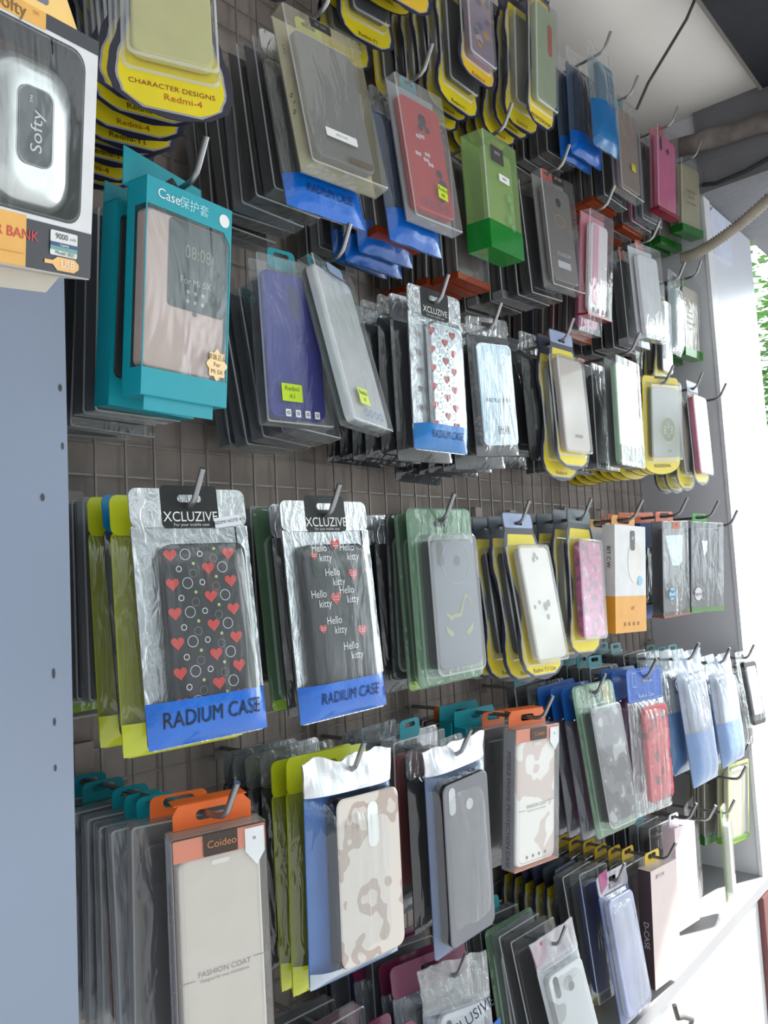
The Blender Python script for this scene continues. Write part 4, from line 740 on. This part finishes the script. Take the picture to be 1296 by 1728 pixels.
def f_E5(rt, w, h):
    def pr(b, z1):
        q = INK((190, 214, 240)); b.ring(rrect(.010, .022, .002, -w * .3, z1 + .034), .0009, -.0012, q); b.text('Radium Case', .0085, 0, z1 + .008, -.0012, q); b.text('For mobile', .006, .008, z1 + .030, -.0012, q); b.ring(rrect(w * .94, h * .2, .002, 0, z1 + h * .11), .0008, -.0012, q)
    pouch(rt, w, h, head=.23, headmat=solid((0, 88, 184), .3, coat=.2, bump=.5, bscale=50), prints=pr, foilc=None, casemat=blotch([(140, 60, 70), (206, 74, 84), (220, 110, 116)], 40, 'noise', .4, (.40, .6)), case=RED, cam=None, seed=63, wob=1, cw=.66, ch=.66, cdz=-.008, ccx=.012, film=FILM)
front('E5', 'E5', (1.2135, .5367, 1.2177, -7.7, -1.5, 1.8, .1033, .2223), 'case_pouch', 'phone case', 'pouch with a royal blue printed header and a red patterned case', 'red case pouch with blue header', f_E5, ['bluhead', 'bluhead', 'tkbox', 'tkbox', 'tkbox', 'tkbox', 'tkbox'], d=.012)
def f_E6(rt, w, h): pouch(rt, w, h, t=.014, foilc=None, film=clear(milk=.38, rough=.07, bump=.7, milkc=(226, 230, 240)), case=(170, 184, 204), cam=None, band=((120, 150, 196), None, 0, BLK), bandfrac=.4, seed=64, headmat=clear(milk=.5, milkc=(220, 230, 244)), crumple=.005, wob=2, backm=solid((150, 168, 200), .4), prints=lambda b, z1: b.flat([(-.03, z1 + .02), (-.01, z1 + .03), (.012, z1 + .008), (-.008, z1 + .004)][::-1], -.0009, None, INK((50, 110, 180))))
front('E6', 'E6', (1.3949, .5282, 1.2233, -4.8, -4, -.8, .0971, .2257), 'case_pouch', 'phone case', 'white-topped pouch with pale blue lower half beside the red case pouch', 'white and blue pouch', f_E6, ['clrblue', 'clrblue', 'kbox', 'kbox', 'tkbox', 'tkbox', 'tkbox'], d=.014)
front('E7', 'E7', (1.5844, .5409, 1.2048, -4.8, -2.8, -2.1, .1021, .2061), 'case_pouch', 'phone case', 'milky pouch with light blue lower half and blue print on its top', 'milky light blue pouch', f_E6, ['clrblue', 'cyanbag', 'tkbox', 'tkbox', 'tkbox'], d=.014)
front('E8', 'E8', (1.766, .5493, 1.218, -7.2, -5.9, 1.4, .085, .1555), 'case_pouch', 'phone case', 'clear pouch with a black-edged case hanging over the white trim of the side panel', 'black-edged pouch', lambda rt, w, h: pouch(rt, w, h, foilc=None, case=(30, 30, 34), extra=lambda b, y: b.flat(rrect(w * .5, h * .64, .004, 0, -h * .03), y, None, solid((176, 178, 200), .2)), cam=None, seed=66, headmat=FILM2, cw=.7, ch=.84), ['kbag'], d=.014)
# --- row F
front('F1', 'F1', (.585, .56, .94, -8, -3, 0, .10, .2), 'case_pouch', 'phone case', 'grey pouch with maroon header showing its top at the lower picture edge', 'lowest maroon-headed pouch', PROTO['purbag']['fn'], ['purbag', 'bluebox', 'purbag', 'dbox'], d=.014)
def f_F2(rt, w, h): pouch(rt, w, h, t=.016, head=.2, headmat=clear(milk=.22, rough=.05, bump=1.0, sx=50, sz=30), foilc=None, film=clear(milk=.1, rough=.04, bump=1.0, sx=40, sz=12), case=(200, 202, 210), cam='duo', backm=solid((120, 124, 140), .4), seed=71, wob=2.4, crumple=.007, prints=lambda b, z1: (b.text('XCLUSIVE', .016, .004, z1 - .012, -.016, INK((40, 44, 60)), 18), b.flat([(-.02, z1 - .045), (.044, z1 - .02), (.044, z1 - .036), (-.02, z1 - .062)][::-1], -.017, None, solid((50, 100, 190), .3))))
front('F2', 'F2', (.7108, .5557, .9522, -20, -6, .6, .089, .2259), 'case_pouch', 'phone case', 'crumpled clear pouch with dark lettering and a slanting blue stripe', 'crumpled lettered pouch', f_F2, ['purbag', 'purbag', 'dbox', 'purbag', 'bluebox', 'purbag', 'dbox'], d=.016)
def vhead(c):
    def pr(b, z1):
        b.text('XCLUSIVE', .011, .002, z1 + .008, -.0012, INK((60, 50, 70)), sx=.8).box(-.034, .036, -.0012, -.0009, z1 - .001, z1 + .0005, INK((70, 66, 80))).flat([(-.042, z1 + .03), (-.012, z1 + .033), (-.02, z1 + .012), (-.042, z1 + .004)][::-1], -.0011, None, solid(c, .3))
    return pr
front('F3', 'F3', (.97, .5681, .8954, -12.5, -9, -6.3, .0838, .2154), 'case_pouch', 'phone case', 'slanting white pouch with a magenta corner and grey smudged case', 'slanting white pouch', lambda rt, w, h: pouch(rt, w, h, head=.17, headmat=clear(milk=.5, milkc=(226, 222, 228), bump=.6), foilc=None, crumple=.003, film=clear(milk=.14, rough=.05, bump=.5, sx=20, sz=7), casemat=blotch([(176, 176, 178), (214, 216, 218)], 16, 'noise', .25, (.44, .5)), case=WHT, cam='duo', camc=(120, 122, 126), backm=solid((200, 202, 210)), seed=72, prints=vhead((170, 70, 120)), cw=.84), ['kbox', 'gbox', 'slimg', 'tkbox', 'dbox', 'tkbox', 'dbox'], d=.016)
front('F4', 'F4', (1.1281, .5639, .9314, .7, -9.5, 4.6, .0984, .199), 'case_pouch', 'phone case', 'pouch with a magenta corner and long blue-violet case next to the slanting white pouch', 'blue-violet case pouch', lambda rt, w, h: pouch(rt, w, h, head=.14, headmat=clear(milk=.4, milkc=(222, 216, 228), bump=.6), foilc=None, film=clear(milk=.1, rough=.05, bump=.4, sx=18, sz=7), casemat=solid((150, 156, 190), .12, coat=.7, var=.3, vscale=12), case=WHT, cam=None, backm=solid((90, 110, 160)), seed=73, prints=vhead((160, 60, 120)), cw=.84, ch=.78), ['bluebox', 'kbox', 'wave', 'wavek', 'wave', 'wave', 'wavek', 'wave'], d=.014)
def f_F5(rt, w, h):
    m_ = solid((214, 196, 192), .35, coat=.3, var=.03); b = MB(); d = .022; b.box(-w / 2, w / 2, 0, d, -h / 2, h / 2, m_); b.box(-w / 2 - .0003, -w / 2, 0, d, -h / 2, h / 2, solid((70, 56, 60), .4)); b.build('carton', rt)
    tab(rt, .05, h / 2, .018, (226, 190, 50), d - .002)
    MB().text('BIT C:W', .008, -.014, h * .43, -.0005, INK((110, 100, 100))).text('D-CASE', .012, d * .5, -.01, -w / 2 - .0007, INK((200, 190, 190)), plane='side').build('lettering', rt)
front('F5', 'F5', (1.2522, .5496, .9184, -3.3, .3, 3.5, .0902, .1763), 'window_carton', 'phone case', 'pinkish white slab carton with a dark side and yellow hanger', 'pinkish slab carton', f_F5, ['yeltab', 'yeltab', 'yeltab', 'yeltab', 'yeltab', 'yeltab'], d=.024)
front('F6', 'F6', (1.3554 + .02, .5507 + .008, .9586 - .006, -1.1, -.8, 5.9, .087, .165), 'window_carton', 'phone case', 'pale lilac-pink carton with a small white emblem, above the base shelf', 'lilac-pink carton', lambda rt, w, h: (MB().box(-w / 2, w / 2, 0, .022, -h / 2, h / 2, solid((222, 200, 208), .35, coat=.3)).build('carton', rt), tab(rt, .04, h / 2, .016, (220, 220, 226), .02), MB().ring(rrect(.014, .010, .003, .006, h * .38), .0012, -.0005, solid(WHT)).text('case', .005, .006, h * .38, -.0006, INK((150, 140, 150))).build('lettering', rt)), ['kbox', 'tgbox', 'kbox', 'dbox'], d=.024)
front('F7', 'F7', (1.575, .5616, .9325, 12, .2, 4, .06, .172), 'blister_card', 'phone case', 'narrow green-white blister seen edge-on, hanging alone above the base shelf', 'edge-on green blister', lambda rt, w, h: (slimpack(rt, w, h, col=(150, 160, 90), case=(206, 210, 190), foot=None)), ['kbag'], d=.05)
front('F8', 'F8', (1.735, .582, .984, -9.5, 3.9, 1.4, .087, .166), 'boxed_phone_case', 'phone case', 'cream case box with lime green edging near the foot of the side panel', 'cream and lime box', lambda rt, w, h: clear_box(rt, w, h, .026, case=(226, 216, 196), basec=(150, 210, 60), basefrac=.06, backc=(196, 200, 160), cam=None, cw=.86, ch=.86, framec=(196, 210, 120)), ['grnbot', 'grnbot'], d=.03)
# empty hooks and spares
place_hook(8, 'C', 'empty bent hook projecting past the side panel, level with the pink wavy card')
place_hook(8, 'D', 'empty bent hook projecting past the side panel, level with the green-hanger grey box')
for (dx, dz, lb) in ((-.11, -.012, 'empty hook with upturned end above the base shelf beside the lilac-pink carton'), (.075, .02, 'empty hook with upturned end in front of the cream and lime box')):
    q = place_hook(7, 'F', lb, dz); q.location.x += dx
hm = solid((70, 66, 62), .5)
tag(MB().tube([(1.262, .551, .787), (1.267, .549, .765), (1.29, .549, .757), (1.33, .552, .735), (1.345, .566, .70)], .004, hm).build('bent_wire_hook'), 'bent dark wire hook on the white front below the shelf', 'hook')

# ------------------------------------------------------------------ power bank box on the near pillar
rt = root('power_bank_box', 'large black, white and orange power bank box with a silver device in its window', 'power bank box')
put(rt, (.179, .425, 1.757, 16.8, 14.95, -9.85)); w, h, d = .125, .141, .036
K = solid((42, 42, 50), .45, var=.05); Wt = solid((206, 204, 206), .45); Or = solid((216, 160, 72), .45)
xl, xr, zt, zb = -.0255, .0625, .0705, -.0705
xc = (xl + xr) / 2
outl = [(xl, zb), (xr, zb), (xr, zt), (xl, zt)]; win = rrect(.067, .098, .009, xc, .010)[::-1]
b = MB(); b.flat(outl, 0, .0008, Wt, [win], side=K)
b.box(xl, xr, d - .0008, d, zb, zt, K).box(xr - .0008, xr, .0008, d, zb, zt, K).box(xl, xl + .0008, .0008, d, zb, zt, K).box(xl, xr, .0008, d, zt - .0008, zt, K).box(xl, xr, .0008, d, zb - .0008, zb, solid((196, 190, 180), .5))
b.build('carton', rt)
for nm, x0, x1, z0, z1, mm in (('black_band', .0235, xr, .0625, zt, K), ('orange_band', xl, .0235, .0615, zt, Or), ('black_band', .0135, xr, zb, -.0430, K), ('orange_band', xl, .0135, zb, -.0415, Or)):
    MB().box(x0, x1, -.0004, -.0001, z0, z1, mm).build(nm, rt)
MB().ring(rrect(.069, .100, .010, xc, .010), .0022, -.0003, K).box(xc - .033, xc + .033, d - .004, d - .003, -.038, .058, solid((104, 76, 50), .5, var=.2)).build('window_frame', rt)
MB().flat(rrect(.067, .098, .009, xc, .010), -.0006, None, clear(milk=.02, rough=.06, bump=.4, sx=10, sz=4, gloss=.5)).build('window_film', rt)
tb = MB().flat([(xl, zt - .001), (xr - .016, zt - .001), (xr - .030, zt + .022), (xl + .012, zt + .022)], -.0002, .0006, solid((232, 190, 110), .45), [rrect(.030, .005, .0025, xc - .008, zt + .0065)[::-1]]); tb.build('hang_tab', rt)
sil = solid((196, 196, 194), .25, .75, var=.03)
MB().loft(.059, .086, .020, [(.024, .0012), (.014, .0014), (.009, .002), (.005, .0036), (.0022, .0062), (.0006, .010), (0, .014), (0, .019), (.002, .026)], sil, xc + .003, .0045, smooth=True, n=10).build('power_bank', rt)
b = MB().flat(rrect(.0225, .041, .006, xc + .001, .0085), .0002, .0009, solid((30, 33, 40), .3)); b.ring(rrect(.0240, .0425, .0065, xc + .001, .0085), .0008, .00015, solid((120, 122, 124), .3)); b.text('Softy', .0115, xc + .001, .006, -.0001, INK((200, 200, 204)), 90).text('TM', .003, xc - .003, .0225, -.0001, INK((200, 200, 204)), 90).build('emblem', rt)
b = MB().text('Softy', .010, .000, .0655, -.0008, INK((110, 76, 40))).text('TM', .003, .0165, .0675, -.0008, INK((170, 120, 60))).text('POWER BANK', .0082, -.0045, -.0525, -.0008, INK((196, 50, 50))).box(xl + .004, .012, -.0008, -.0005, -.0635, -.0632, INK((190, 120, 50)))
b.build('lettering', rt)
b = MB().flat(rrect(.0205, .0145, .001, .0405, -.0530), -.0009, None, solid((206, 208, 206))).box(.0303, .0507, -.0012, -.0009, -.0548, -.0525, INK((50, 60, 110))).box(.0303, .0507, -.0012, -.0009, -.0571, -.0548, INK((90, 150, 140)))
b.text('9000', .0048, .0385, -.0490, -.0012, INK()).text('mAh', .0026, .0472, -.0493, -.0012, INK((120, 120, 120))).text('Model: S021', .0030, .0415, -.0586, -.0012, INK()).text('Capacity', .0020, .0405, -.0537, -.0014, INK(WHT)); b.build('model_sticker', rt)
b = MB().flat([(.0265, -.0635), (.0325, -.0635), (.036, -.0610), (.049, -.0610), (.0525, -.0635), (.0525, -.0665), (.049, -.0690), (.036, -.0690), (.0325, -.0658), (.0265, -.0658)][::-1], -.0008, None, solid((226, 176, 110))).text('USB', .0062, .0435, -.0650, -.0011, INK((240, 220, 200))); b.build('usb_mark', rt)
fm_ = solid((186, 178, 164), .55, var=.05)
MB().flat([(xl, zb - .001), (xr - .010, zb - .001), (xr - .020, zb - .012), (xl, zb - .014)], d * .45, d * .45 + .0006, fm_).build('bottom_flap', rt)
